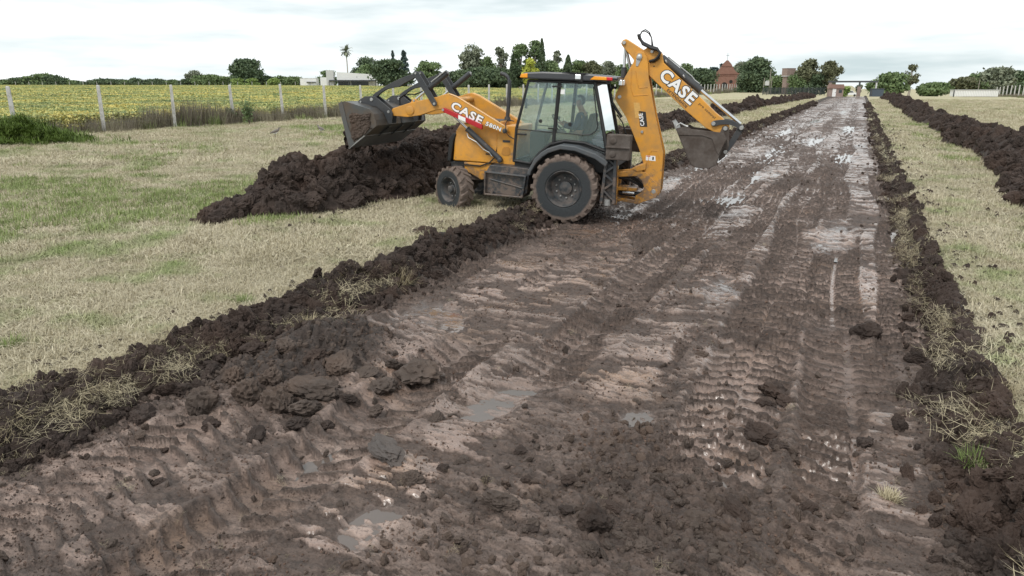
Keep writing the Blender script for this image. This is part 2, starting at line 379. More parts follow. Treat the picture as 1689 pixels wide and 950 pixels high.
    sm = np.clip(1 - loose - .25 * lugm, 0, 1)
    flk = sm * (1 - .92 * lugm)
    z = z + flk * (.012 * streak + .026 * fl + .011 * fl2 + .008 * np.clip(rip, -.2, 1)) + .014 * n(3.5, 3, 43) + .006 * n(14, 2, 52)
    # crumbs and lumps
    A = loose
    z = z + A * (.050 * clods(s * 6.5, t * 6.5, 5) + .028 * clods(s * 15, t * 15, 6) - .02)
    z = z + .012 * np.clip(1 - A, 0, 1) * clods(s * 20, t * 20, 7) * ss(.05, .35, n(1.1, 3, 44))
    z = z + heap * (.16 + .17 * clods(s * 3.4, t * 3.4, 8))
    # puddle hollows
    pm = np.zeros_like(s)
    for ps, pt, rs, rt in PUD:
        d = np.sqrt(((s - ps) / rs) ** 2 + ((t - pt) / rt) ** 2) + .75 * n(1.9, 4, 50) + .25 * n(6, 2, 51)
        k = ss(1.15, .55, d); pm = np.maximum(pm, k)
    z = z * (1 - .35 * pm) + (FLOOR - .05) * .35 * pm - .022 * pm
    # banks
    bl = ss(tl + .62, tl + .08, t); br = ss(tr - .30, tr + .10, t)
    gz = ground_z(s, t)
    lumpL = np.exp(-((t - tl - .02) / .21) ** 2); lumpR = np.exp(-((t - tr) / .17) ** 2)
    big = clods(s * 2.6, t * 2.6, 12); mid = clods(s * 7, t * 7, 13); sml = clods(s * 16, t * 16, 14)
    hmod = .26 + .56 * ss(-.4, .5, fbm(s * .55, s * 0, 2, 15)) + .5 * ss(8.5, 10, s) * ss(13.4, 11.5, s)
    rel = .16 * big + .06 * mid + .03 * sml
    zl = gz + lumpL * (rel * hmod + .03) - .02 + .02 * mid * bl - .25 * ss(tl - .12, tl - .42, t + .22 * fbm(s * 1.6, t * 1.6, 3, 16))
    zr = gz + lumpR * (rel * (.25 + .4 * hmod) + .01) - .02 + .02 * mid * br - .25 * ss(tr + .05, tr + .32, t + .22 * fbm(s * 1.6, t * 1.6, 3, 17))
    z = z + base_z(s, t)
    z = z * (1 - bl) + zl * bl + bl * (1 - bl) * 4 * (.05 * mid + .02 * sml - .03)
    z = z * (1 - br) + zr * br + br * (1 - br) * 4 * (.07 * mid + .03 * sml - .03)
    bank = np.maximum(bl, br)
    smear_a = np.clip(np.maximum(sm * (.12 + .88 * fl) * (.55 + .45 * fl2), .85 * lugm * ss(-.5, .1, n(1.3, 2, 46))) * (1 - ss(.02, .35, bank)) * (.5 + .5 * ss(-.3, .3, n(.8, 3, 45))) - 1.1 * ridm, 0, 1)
    wet = np.clip(smear_a * .85 + pm * .6, 0, 1) * (1 - ss(.05, .4, bank))
    hol = np.maximum(ss(-.12, .15, n(.55, 3, 53) + .3 * ss(6, 14, s) - .05 * ss(4.6, 3.2, s)), .9 * smz)
    film = np.clip(ss(.28, .52, smear_a) * (.15 + .85 * hol) * (1 - ss(.02, .2, bank)) + .9 * pm * (1 - ridm), 0, 1)
    track_fields.film = film; track_fields.dug = np.clip(ss(.08, .35, bank) + .8 * ss(.25, .6, heap), 0, 1)
    return z, smear_a, wet, pm, bank, loose

def grid_faces(nr, nc):
    i = np.arange(nr - 1)[:, None] * nc + np.arange(nc - 1)[None, :]
    return np.stack([i, i + 1, i + nc + 1, i + nc], -1).reshape(-1, 4)
def rows_to(s0, s1, k, mn):
    r = [s0]
    while r[-1] < s1: r.append(r[-1] + max(mn, k * r[-1]))
    r[-1] = s1; return np.array(r)
parts_V, parts_F, parts_A = [], [], []; water_V, water_F = [], []; off = 0; woff = 0
WL = FLOOR - .028
for rows, cols in ((rows_to(-4, 1.2, 0, .05), np.linspace(-6.75, 2.45, 230)), (rows_to(1.2, 26, .0031, .0112), np.linspace(-6.75, 2.45, 620)), (rows_to(26, 215, .0042, .05), np.linspace(-6.75, 2.45, 190))):
    Sg, Tg = np.meshgrid(rows, cols, indexing='ij')
    z, sa, wet, pm, bank, lo = track_fields(Sg, Tg)
    X = Sg * ES[0] + Tg * ET[0]; Y = Sg * ES[1] + Tg * ET[1]
    V = np.stack([X, Y, z], -1).reshape(-1, 3); Fg = grid_faces(len(rows), len(cols))
    parts_V.append(V); parts_F.append(Fg + off); parts_A.append((sa.ravel(), wet.ravel(), track_fields.film.ravel(), track_fields.dug.ravel())); off += len(V)
    lvl = WL + base_z(Sg, Tg)
    low = ((z < lvl + .004) & (pm > .02) & (bank < .3)).ravel()
    keep = low[Fg].any(1); Fw = Fg[keep]
    if len(Fw):
        u, inv = np.unique(Fw, return_inverse=True)
        Vw = V[u].copy(); Vw[:, 2] = lvl.ravel()[u]
        water_V.append(Vw); water_F.append(inv.reshape(-1, 4) + woff); woff += len(u)
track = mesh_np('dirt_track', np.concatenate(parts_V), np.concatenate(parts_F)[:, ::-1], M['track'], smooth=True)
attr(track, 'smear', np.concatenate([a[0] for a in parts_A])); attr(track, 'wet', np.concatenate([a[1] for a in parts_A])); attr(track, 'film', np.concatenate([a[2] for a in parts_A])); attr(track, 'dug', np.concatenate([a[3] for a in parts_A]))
tag(track, 'wet brown mud track with tyre prints between two soil banks', kind='structure')
puddle = mesh_np('puddle_water', np.concatenate(water_V), np.concatenate(water_F)[:, ::-1], M['water'], smooth=True)
tag(puddle, 'shallow grey puddles lying in the tyre ruts', kind='structure')

def spread(a, b, first, grow, mx_):
    r = [0.0]; d = first
    while r[-1] < abs(b - a): r.append(r[-1] + d); d = min(d * grow, mx_)
    r[-1] = abs(b - a); return a + np.sign(b - a) * np.array(r)
srow = np.concatenate([spread(3, -60, .3, 1.15, 8)[::-1][:-1], spread(3, 215, .16, 1.012, 5), spread(215, 1500, 5, 1.1, 60)[1:]])
GV, GF, go = [], [], 0
ns = len(srow); kcut = int(np.argmin(np.abs(srow - 215)))
for cols, rr_ in ((spread(-5.95, -620, .14, 1.035, 12)[::-1], srow), (spread(1.50, 620, .14, 1.035, 12), srow), (np.linspace(-5.95, 1.50, 14), srow[kcut:])):
    Sg, Tg = np.meshgrid(rr_, cols, indexing='ij'); z = ground_z(Sg, Tg)
    V = np.stack([Sg * ES[0] + Tg * ET[0], Sg * ES[1] + Tg * ET[1], z], -1).reshape(-1, 3)
    GV.append(V); GF.append(grid_faces(len(rr_), len(cols)) + go); go += len(V)
ground = mesh_np('ground', np.concatenate(GV), np.concatenate(GF)[:, ::-1], M['ground'], smooth=True)
tag(ground, 'mown straw coloured grassland on both sides of the track', kind='structure')

# soil heaps: windrows and the pile under the loader bucket
def heap_mesh(name, hf, s0, s1, t0, t1, ds, dt, label):
    S_, T_ = np.meshgrid(rows_to(s0, s1, ds[1], ds[0]), np.arange(t0, t1, dt), indexing='ij')
    z = hf(S_, T_) + ground_z(S_, T_)
    V = np.stack([S_ * ES[0] + T_ * ET[0], S_ * ES[1] + T_ * ET[1], z], -1).reshape(-1, 3)
    Fg = grid_faces(*S_.shape); h = hf(S_, T_).ravel(); Fg = Fg[(h[Fg] > -.05).any(1)]
    u, inv = np.unique(Fg, return_inverse=True)
    o = mesh_np(name, V[u], inv.reshape(-1, 4)[:, ::-1], M['soil'], smooth=True)
    return tag(o, label, 'soil heap')
def lumps(S_, T_, env, seed, k=1.0):
    return env * k * (.34 * clods(S_ * 1.5, T_ * 1.5, seed) + .17 * clods(S_ * 3.6, T_ * 3.6, seed + 1) + .075 * clods(S_ * 9, T_ * 9, seed + 2) + .03 * clods(S_ * 19, T_ * 19, seed + 3))
def wind_R(S_, T_):
    c = 4.75 + .35 * fbm(S_ * .16, S_ * 0, 2, 101) + .25 * ss(30, 100, S_); w = (.95 + .3 * fbm(S_ * .3, S_ * 0 + 5, 2, 102)) + .2 * ss(40, 15, S_)
    e = np.clip(1 - ((T_ - c) / w) ** 2, -1, 1); e = np.where(e > 0, e ** .8, e * .4) * ss(158, 150, S_)
    hh = .36 + .26 * fbm(S_ * .28, S_ * 0 + 9, 2, 103) + .16 * np.exp(-((S_ - 34) / 3) ** 2)
    ep = np.clip(e, 0, 1)
    return e * hh - .07 + lumps(S_, T_, ep ** .6, 110, .75) - (.1 * (1 - ss(0, .2, ep)))
def wind_L(S_, T_):
    c = -10.3 + .4 * fbm(S_ * .13, S_ * 0, 2, 201) + 1.2 * ss(80, 150, S_); w = .95 + .3 * fbm(S_ * .3, S_ * 0 + 5, 2, 202)
    e = np.clip(1 - ((T_ - c) / w) ** 2, -1, 1); e = np.where(e > 0, e ** .8, e * .4) * ss(160, 152, S_) * ss(20.5, 22.5, S_)
    hh = .30 + .24 * fbm(S_ * .2, S_ * 0 + 9, 2, 203) + .5 * np.exp(-((S_ - 85) / 5) ** 2)
    ep = np.clip(e, 0, 1)
    return e * hh - .07 + lumps(S_, T_, ep ** .6, 210, .7) - (.1 * (1 - ss(0, .2, ep)))
def pile_h(S_, T_):
    n1 = .35 * fbm(S_ * .9, T_ * .9, 2, 301)
    def bump_(s0, t0, rs, rt, h):
        d = ((S_ - s0) / rs) ** 2 + ((T_ - t0) / rt) ** 2 + n1 * .5; return h * np.clip(1 - d, -.35, 1)
    h = np.maximum.reduce([bump_(11.7, -10.25, 1.8, 1.2, .62), bump_(13.7, -10.3, 2.2, 1.5, .66), bump_(16.6, -10.25, 2.6, 1.5, 1.0), bump_(18.8, -10.2, 2.6, 1.4, .6), bump_(9.8, -10.6, 1.0, .5, .14), bump_(16.9, -9.9, .75, .6, 1.15)])
    e = np.clip(h / .45, 0, 1)
    return h - .05 + lumps(S_, T_, e ** .7, 310, .9) - .1 * (1 - ss(0, .15, e))
heap_mesh('soil_windrow', wind_R, 13, 158, 2.6, 7.2, (.04, .0035), .05, 'long dark windrow of dug soil on the grass right of the track')
heap_mesh('soil_windrow', wind_L, 20.5, 160, -12.6, -7.4, (.05, .0035), .055, 'long dark windrow of dug soil behind the backhoe, left of the track')
heap_mesh('soil_pile', pile_h, 7.6, 22, -12.6, -8.3, (.026, 0), .026, 'big dark pile of clods on the grass under the loader bucket')

# ---------------------------------------------------------------- the backhoe loader (local frame: x forward, y left, z up, origin under the rear axle)
PSI, PHI = radians(18), .032
fw = Vector((-cos(PSI), sin(PSI), 0)); lf = Vector((-sin(PSI), -cos(PSI), 0)); upv = Vector((0, 0, 1))
fx_ = fw * cos(PHI) + upv * sin(PHI); uz_ = upv * cos(PHI) - fw * sin(PHI)
MW = Matrix(((fx_.x, lf.x, uz_.x, 1.323), (fx_.y, lf.y, uz_.y, 14.735), (fx_.z, lf.z, uz_.z, -.15), (0, 0, 0, 1)))
BH = empty('backhoe_loader'); BH.matrix_world = MW
tag(BH, 'muddy orange backhoe loader with raised front bucket and folded rear arm', 'backhoe')

def arc(cx, cz, r, a0, a1, n):
    return [(cx + r * cos(radians(a0 + (a1 - a0) * i / n)), cz + r * sin(radians(a0 + (a1 - a0) * i / n))) for i in range(n + 1)]
def smooth_poly(pts, it=2):                      # Chaikin rounding of an outline
    for _ in range(it):
        q = []
        for i in range(len(pts)):
            a, b = pts[i], pts[(i + 1) % len(pts)]
            q += [(a[0] * .8 + b[0] * .2, a[1] * .8 + b[1] * .2), (a[0] * .2 + b[0] * .8, a[1] * .2 + b[1] * .8)]
        pts = q
    return pts
def pinm(parent, x, y0, y1, z, r, m='pin', name='pin'):
    return MB().lathe([(y0, r * .85), (y0 + .006, r), (y1 - .006, r), (y1, r * .85)], 14, c=(x, 0, z)).build(name, M[m], parent, smooth=40)

# tyre and wheel ------------------------------------------------------------
m, t, p = newmat('muddy_tyre'); M['tyre'] = m
ob = node(t, 'ShaderNodeTexCoord').outputs['Object']; sp = node(t, 'ShaderNodeSeparateXYZ', {0: ob})
rad = math_n(t, 'SQRT', math_n(t, 'ADD', math_n(t, 'MULTIPLY', sp.outputs[0], sp.outputs[0]), math_n(t, 'MULTIPLY', sp.outputs[2], sp.outputs[2])))
rel = math_n(t, 'DIVIDE', rad, node(t, 'ShaderNodeAttribute', attribute_name='rmax').outputs['Fac'])
k = math_n(t, 'ADD', rel, math_n(t, 'MULTIPLY', math_n(t, 'SUBTRACT', noise_f(t, 7, 6, rough=.7), .5), .16))
c = mixc(t, ramp(t, k, [(.80, (0, 0, 0)), (.86, (1, 1, 1))]), (.030, .034, .037), mixc(t, noise_f(t, 9, 6, rough=.7), (.085, .063, .05), (.21, .16, .135)))
t.links.new(c, p.inputs['Base Color']); p.inputs['Roughness'].default_value = .8; bump(t, p, noise_f(t, 25, 6), .5, .02)
M['rim'] = simple('wheel_rim', (.045, .052, .058), .5, .2, var=.15, dirt=(.20, .165, .145), dirt_amt=.75, dirt_scale=6)

def make_wheel(R, W, rimR, nl, loc, rz, side, front):
    """outer face towards +y when side=+1"""
    w = W / 2
    d = .09 if not front else .06
    rim = MB().lathe([(w * .92, rimR * 1.06), (w * .98, rimR * 1.02), (w * .80, rimR * .93), (w * .45 - d, rimR * .84), (w * .40 - d, rimR * .55), (w * .40 - d, .02)], 40, close=True)
    rim.lathe([(-w * .92, rimR * 1.06), (-w * .8, rimR * .93), (-w * .3, rimR * .85), (w * .42 - d, rimR * .84)], 40, close=True)
    rim.lathe([(w * .40 - d - .02, rimR * .86), (w * .40 - d - .018, .01)], 40)
    r = rim.build('wheel', M['rim'], BH, smooth=35, loc=loc); r.rotation_euler = (0, 0, rz + (0 if side > 0 else pi))
    tread = R - .035
    prof = [(-w * .80, rimR), (-w * .98, rimR * 1.10), (-w * 1.02, (rimR + R) * .5), (-w * .99, R * .90), (-w * .88, tread * .985), (-w * .45, tread), (0, tread * 1.004), (w * .45, tread), (w * .88, tread * .985), (w * .99, R * .90), (w * 1.02, (rimR + R) * .5), (w * .98, rimR * 1.10), (w * .80, rimR)]
    ty = MB().lathe(prof, 72, close=True)
    for s_ in (-1, 1):
        for i in range(nl):
            a0 = 2 * pi * (i + (.5 if s_ > 0 else 0)) / nl
            sec = []
            for u in (0.0, .34, .67, .93, 1.04):
                yy = s_ * (u * w + .012 * (1 - u)); aa = a0 + .62 * u * (.33 if front else .30); top = R if u < .95 else R * .955
                lowr = tread * .985 if u < .95 else R * .86
                hw = (.030 + .020 * u) * (R / .67) / R * (1.0 if not front else 1.15)
                sec.append([(rr * cos(aa + q), yy, rr * sin(aa + q)) for rr, q in ((lowr, -hw * 1.2), (top, -hw * .75), (top, hw * .75), (lowr, hw * 1.2))])
            V = [q for s4 in sec for q in s4]; Fx = []
            for j in range(4):
                for e in range(4): Fx.append((j * 4 + e, j * 4 + (e + 1) % 4, (j + 1) * 4 + (e + 1) % 4, (j + 1) * 4 + e))
            Fx += [(0, 1, 2, 3), (19, 18, 17, 16)]
            ty.add(V, Fx)
    to = ty.build('tyre', M['tyre'], r, smooth=40); attr(to, 'rmax', np.full(len(to.data.vertices), R))
    hb = MB().lathe([(w * .40 - d, rimR * .40), (w * .40 - d + .05, rimR * .38), (w * .40 - d + .06, rimR * .30)] + ([(w * .75, rimR * .26), (w * .8, rimR * .18), (w * .8, .005)] if front else [(w * .40 - d + .062, .005)]), 24, close=True)
    hb.build('hub', M['rim'], r, smooth=40)
    nb = 8 if front else 10
    b0 = MB().lathe([(w * .40 - d - .01, .019), (w * .40 - d + .03, .018), (w * .40 - d + .036, .010)], 8)
    for i in range(nb):
        a = 2 * pi * i / nb + .2
        if i == 0: bo = b0.build('bolt', M['pin'], r)
        else: bo = bpy.data.objects.new('bolt', bo.data); COL.objects.link(bo); bo.parent = r
        bo.location = (rimR * .58 * cos(a), 0, rimR * .58 * sin(a))
    return r
make_wheel(.675, .48, .345, 19, (0, .86, .672), 0, 1, False)
make_wheel(.675, .48, .345, 19, (0, -.86, .672), 0, -1, False)
make_wheel(.475, .33, .255, 17, (2.40, .86, .46), -.52, 1, True)
make_wheel(.475, .33, .255, 17, (2.40, -.86, .46), -.44, -1, True)

splash(M['charcoal'], .7); splash(M['fender'], .5)
# chassis ---------------------------------------------------------------------
ch = MB().prism([(2.62, .62), (2.72, .98), (1.10, 1.02), (-.75, 1.02), (-.86, .45), (-.3, .42), (.6, .55), (1.6, .58)], -.36, .36)
ch.box(-.18, .18, -.66, .66, .5, .84)
ch.build('chassis', M['charcoal'], BH, .02)
MB().prism([(2.36, .99), (1.74, .99), (1.87, .66), (1.96, .63), (2.20, .75), (2.34, .80)], .36, .44).build('side_frame', M['orange'], BH, .012)
MB().prism([(2.36, .99), (1.74, .99), (1.87, .66), (1.96, .63), (2.20, .75), (2.34, .80)], -.44, -.36).build('side_frame', M['orange'], BH, .012)
ax = MB().tube([(2.40, -.72, .47), (2.40, .72, .47)], .075, 12); ax.lathe([(-.16, .1), (-.1, .17), (.1, .17), (.16, .1)], 14, c=(2.40, 0, .47))
ax.build('front_axle', M['mud_steel'], BH, smooth=40)
MB().box(1.0, 1.55, -.34, .34, .40, .62).build('sump', M['mud_steel'], BH, .03)

# hood ------------------------------------------------------------------------
sec = [(-.46, 1.0), (-.46, 1.56), (-.40, 1.72), (-.25, 1.80), (.25, 1.80), (.40, 1.72), (.46, 1.56), (.46, 1.0)]
st_ = [(2.62, .90, -.10), (2.56, .97, -.03), (2.30, 1.0, 0), (1.60, 1.0, .06)]
V = []; Fx = []
for (x, k_, dz) in st_:
    for (yy, zz) in sec: V.append((x - (.06 * (zz - 1.0) if x > 2.5 else 0), yy * k_, zz + (dz if zz > 1.2 else 0)))
for i in range(3):
    for j in range(7): Fx.append((i * 8 + j, i * 8 + j + 1, (i + 1) * 8 + j + 1, (i + 1) * 8 + j))
Fx += [tuple(range(8)), tuple(range(31, 23, -1)), (0, 8, 16, 24, 31, 23, 15, 7)]
hood = MB().add(V, Fx).build('hood', M['orange'], BH, .025, smooth=30)
MB().prism([(2.66, .98), (2.60, 1.40), (2.54, 1.56), (2.60, 1.58), (2.70, 1.46), (2.745, .98)], -.45, .46).build('grille', M['black'], hood, .02)
MB().box(1.62, 2.45, -.30, .30, 1.80, 1.875).build('hood_top', M['charcoal'], hood, .03)
MB().prism([(2.60, .955), (1.98, .94), (1.78, 1.02), (1.665, 1.14), (1.645, 1.13), (1.77, .995), (1.975, .915), (2.60, .93)], .455, .472).build('panel_gap', M['ink'], hood)
MB().prism([(1.665, 1.14), (1.56, 1.58), (1.548, 1.58), (1.650, 1.13)], .463, .468).build('panel_gap', M['ink'], hood)
MB().box(1.72, 1.86, .46, .475, 1.175, 1.20).build('hood_latch', M['ink'], hood)
cow = MB().prism([(1.60, .98), (1.60, 1.66), (1.40, 1.80), (1.14, 1.80), (1.19, .98)], -.52, .52).build('side_cowl', M['orange'], BH, .02)
MB().prism(smooth_poly([(1.50, 1.19), (1.46, 1.36), (1.31, 1.37), (1.30, 1.19)], 1), .522, .532).build('air_vent', simple('vent_mesh', (.42, .19, .03), .6, var=.4, scale=60), cow)
MB().box(1.31, 1.47, .522, .53, 1.455, 1.50).build('name_plate', M['charcoal'], cow)
ex = MB().tube([(1.62, -.2, 1.84), (1.62, -.2, 1.93)], [.075, .06], 14)
ex.tube([(1.62, -.2, 1.9), (1.60, -.2, 2.25), (1.595, -.2, 2.55), (1.60, -.2, 2.66), (1.64, -.2, 2.74), (1.70, -.2, 2.79), (1.80, -.2, 2.82)], .042, 14, False)
ex.build('exhaust_pipe', M['charcoal'], BH, smooth=50)

# step box ----------------------------------------------------------------------
sb = MB().prism([(1.68, .45), (.90, .43), (.80, .50), (.76, .98), (.80, 1.0), (1.60, 1.02), (1.68, .90)], .46, .90)
sb.prism([(1.70, .43), (1.67, .43), (1.665, .90), (1.695, .90)], .46, .99)
sb.prism([(.90, .41), (.86, .41), (.80, .86), (.84, .86)], .46, .99)
sb.prism([(1.70, .41), (.86, .405), (.86, .44), (1.70, .445)], .46, .985)
sb.build('step_box', M['charcoal'], BH, .012)
MB().prism([(1.69, .87), (.82, .835), (.82, .862), (1.69, .897)], .90, .985).build('step_tread', M['fender'], BH, .006)
MB().tube([(1.60, .92, .74), (.88, .92, .60)], .010, 6).build('step_rib', M['fender'], BH)
for x in (1.55, .98): pinm(BH, x, .90, .93, .47, .035, 'charcoal', 'step_bolt')
MB().prism([(1.68, .45), (.90, .43), (.80, .50), (.76, .98), (.80, 1.0), (1.60, 1.02), (1.68, .90)], -.95, -.46).build('fuel_tank', M['charcoal'], BH, .02)

# loader arms ----------------------------------------------------------------------
ARM = [(3.93, 1.985), (3.90, 2.035), (3.48, 2.172), (2.86, 2.314), (2.70, 2.372), (2.60, 2.385), (2.43, 2.33), (1.40, 1.80), (1.335, 1.75), (1.31, 1.69), (1.34, 1.65), (1.40, 1.644), (1.84, 1.788), (2.55, 2.045), (2.74, 2.071), (2.95, 2.03), (3.27, 1.917), (3.55, 1.872), (3.88, 1.882), (3.935, 1.92)]
PALE = simple('worn_edge', (.72, .45, .22), .45, var=.1)
def cyl(parent, name, a, b, r, rr, split, m='charcoal'):
    a, b = Vector(a), Vector(b); c_ = a.lerp(b, split)
    o = MB().tube([a, a.lerp(c_, .98), a.lerp(c_, .985), c_], [r, r, r * 1.12, r * 1.12], 14).build(name, M[m], parent, smooth=40)
    rd = MB().tube([c_, b], rr, 12).build('rod', M['steel'], o, smooth=40)
    return o
for sy in (1, -1):
    y0, y1 = (.58, .69) if sy > 0 else (-.69, -.58)
    arm = MB().prism(ARM, y0, y1).build('loader_arm', M['orange'], BH, .012)
    ridge = [(2.60, 2.388), (2.43, 2.333), (1.40, 1.803)]
    MB().tube([(x, sy * .69, z - .005) for x, z in ridge], .011, 6).build('arm_edge', PALE, arm)
    pinm(arm, 3.49, sy * .69 if sy > 0 else sy * .715, (sy * .715 if sy > 0 else sy * .69), 2.015, .095, 'orange', 'boss')
    pinm(arm, 1.37, min(sy * .69, sy * .73), max(sy * .69, sy * .73), 1.70, .05, 'charcoal', 'pivot')
    MB().prism([(3.50, 2.15), (3.44, 2.25), (3.38, 2.255), (3.30, 2.20)], sy * .635 - .03, sy * .635 + .03).build('lug', M['orange'], arm, .006)
    pinm(arm, 3.41, sy * .635 - .045, sy * .635 + .045, 2.215, .026)
    # bell-crank lever: two plates, with the tilt cylinder between
    for yy in (sy * .745, sy * .525):
        lv = MB().prism([(3.375, 2.785), (3.335, 2.815), (3.27, 2.795), (2.852, 2.20), (2.85, 2.155), (2.885, 2.12), (2.935, 2.125), (2.965, 2.165), (3.38, 2.74)], yy - .014, yy + .014).build('lever', M['charcoal'], BH, .004)
        pinm(lv, 2.906, yy - .024, yy + .024, 2.172, .028)
        pinm(lv, 3.325, yy - .024, yy + .024, 2.762, .024)
    tie = smooth_poly([(4.37, 2.25), (4.38, 2.30), (4.02, 2.515), (3.70, 2.66), (3.36, 2.775), (3.31, 2.77), (3.31, 2.72), (3.40, 2.66), (3.62, 2.56), (3.74, 2.475), (3.86, 2.465), (4.05, 2.42), (4.20, 2.33), (4.30, 2.23)], 1)
    tl_ = MB().prism(tie, sy * .635 - .035, sy * .635 + .035).build('tie_link', M['charcoal'], BH, .008)
    tlc = cyl(BH, 'tilt_cylinder', (2.66, sy * .635, 2.80), (3.41, sy * .635, 2.215), .058, .026, .60)
    pinm(tlc, 2.66, sy * .635 - .02, sy * .635 + .02, 2.80, .03)
    MB().tube([(2.68, sy * .70, 2.83), (3.0, sy * .70, 2.60)], .012, 6).build('hydraulic_pipe', M['pin'], tlc)
    # bracket plates on the bucket
    BR = [(4.69, 2.13), (4.66, 2.18), (4.52, 2.262), (4.28, 2.272), (3.93, 2.03), (3.87, 1.95), (3.895, 1.73), (3.975, 1.72), (4.08, 1.94), (4.25, 2.06), (4.66, 2.08)]
    for yy in (sy * .735, sy * .54):
        bp = MB().prism(BR, yy - .016, yy + .016).build('bucket_bracket', M['charcoal'], BH, .005)
        pinm(bp, 4.36, yy - .03, yy + .03, 2.20, .038); pinm(bp, 3.965, yy - .028, yy + .028, 1.965, .03); pinm(bp, 4.62, yy - .028, yy + .028, 2.145, .022)
    lc = cyl(BH, 'lift_cylinder', (1.50, sy * .56, 1.10), (2.68, sy * .62, 2.06), .058, .022, .62)
    MB().tube([(2.22, sy * .63, 1.60), (2.18, sy * .66, 1.52), (2.0, sy * .66, 1.44), (1.85, sy * .65, 1.30), (1.72, sy * .64, 1.24), (1.66, sy * .63, 1.16)], .011, 6).build('hydraulic_pipe', M['pin'], lc)
    pinm(lc, 1.50, sy * .56 - .07, sy * .56 + .07, 1.09, .05, 'charcoal')
# red lift-arm lock bar on the near arm
rb = MB().prism([(2.73, 2.085), (2.70, 2.10), (2.66, 2.095), (1.84, 1.80), (1.845, 1.705), (2.70, 2.015)], .70, .775).build('lock_bar', M['red'], BH, .006)
MB().prism([(2.36, 1.975), (2.20, 1.918), (2.20, 1.838), (2.36, 1.895)], .776, .779).build('warning_label', M['white'], rb)
pinm(rb, 2.70, .775, .79, 2.06, .028)
MB().tube([(2.6, -.58, 2.25), (2.6, .58, 2.25)], .06, 12).build('cross_tube', M['orange'], BH, smooth=40)
hz = MB()
for dy in (0, .03): hz.tube([(3.3, .50 - dy, 2.40), (3.5, .45 - dy, 2.33), (3.72, .44 - dy, 2.33), (3.86, .44 - dy, 2.24), (3.86, .44 - dy, 2.10)], .013, 6)
hz.build('hose', M['black'], BH, smooth=60)

# loader bucket ---------------------------------------------------------------------
LIP = (4.86, 2.10); CUT = (4.63, 1.23)
shell = [(4.86, 2.10), (4.76, 2.155), (4.45, 2.09), (4.20, 2.02), (4.09, 1.93), (4.035, 1.81), (4.015, 1.70), (4.06, 1.655), (4.30, 1.47), (4.63, 1.23)]
BWD = 1.19
bk = MB()
n = len(shell)
inner = []
for i, (x, z) in enumerate(shell):
    a = Vector(shell[max(i - 1, 0)]); b = Vector(shell[min(i + 1, n - 1)]); d = (b - a).normalized(); inner.append((x + d.y * .028, z - d.x * .028) if True else 0)
cen = Vector((4.5, 1.7))
inner = [(x + (cen.x - x) / max((cen - Vector((x, z))).length, .01) * .028, z + (cen.y - z) / max((cen - Vector((x, z))).length, .01) * .028) for x, z in shell]
bk.prism(shell + inner[::-1], -BWD, BWD)
bucket = bk.build('loader_bucket', M['bucket_steel'], BH, .004)
side = [(4.87, 2.09), (4.75, 2.165), (4.17, 2.035), (4.07, 1.93), (4.02, 1.80), (4.005, 1.695), (4.62, 1.215)]
for y0, y1 in ((BWD, BWD + .022), (-BWD - .022, -BWD)): MB().prism(side, y0, y1).build('side_plate', M['bucket_steel'], bucket, .004)
MB().prism([(4.885, 2.10), (4.79, 2.17), (4.655, 1.60), (4.52, 1.33), (4.66, 1.20)], BWD + .022, BWD + .034).build('wear_strip', simple('worn_steel', (.12, .122, .124), .4, .5, var=.2, dirt=(.12, .085, .06), dirt_amt=.8), bucket, .003)
MB().prism([(4.66, 1.185), (4.68, 1.205), (4.30, 1.49), (4.28, 1.47)], -BWD - .03, BWD + .03).build('cutting_edge', simple('worn_edge_steel', (.33, .33, .33), .35, .7, var=.3), bucket, .003)
for yy in (-.7, -.1, .5):
    MB().prism([(4.035, 1.63), (4.02, 1.66), (4.29, 1.455), (4.33, 1.42)], yy, yy + .10).build('wear_pad', M['charcoal'], bucket, .004)
MB().prism([(4.02, 1.88), (4.00, 1.70), (4.015, 1.69), (4.04, 1.87)], -.02, .05).build('shell_rib', M['charcoal'], bucket)
# soil carried in and clinging to the bucket
S1, T1 = np.meshgrid(np.linspace(0, 1, 46), np.linspace(-BWD + .03, BWD - .03, 90), indexing='ij')
fx = 4.80 - .16 * S1; fz = 2.02 - .80 * S1
lum = .10 * clods(S1 * 5, T1 * 4.5, 401) + .05 * clods(S1 * 12, T1 * 11, 402) + .10 * ss(.5, .95, S1)
V = np.stack([fx + lum * .97 - .10 * (1 - S1) ** 2 * 2, T1, fz - lum * .35], -1).reshape(-1, 3)
mesh_np('bucket_soil', V, grid_faces(46, 90), M['soil'], bucket, True)
th = MB()
S2, T2 = np.meshgrid(np.linspace(0, 1, 40), np.linspace(0, 1, 40), indexing='ij')
sx = 4.56 - .46 * S2 + .02 * T2; zt = 1.30 + .34 * S2 + (.62 - .30 * S2) * T2; sx = sx + .10 * T2 * (1 - S2)
edge = np.minimum.reduce([S2, 1 - S2, T2, 1 - T2]) + .10 * fbm(S2 * 5, T2 * 5, 3, 403)
dep = np.where(edge > .06, .012 + .035 * clods(S2 * 8, T2 * 8, 404), -.03)
mesh_np('caked_mud', np.stack([sx, BWD + .022 + dep, zt], -1).reshape(-1, 3), grid_faces(40, 40), M['soil_light'], bucket, True)

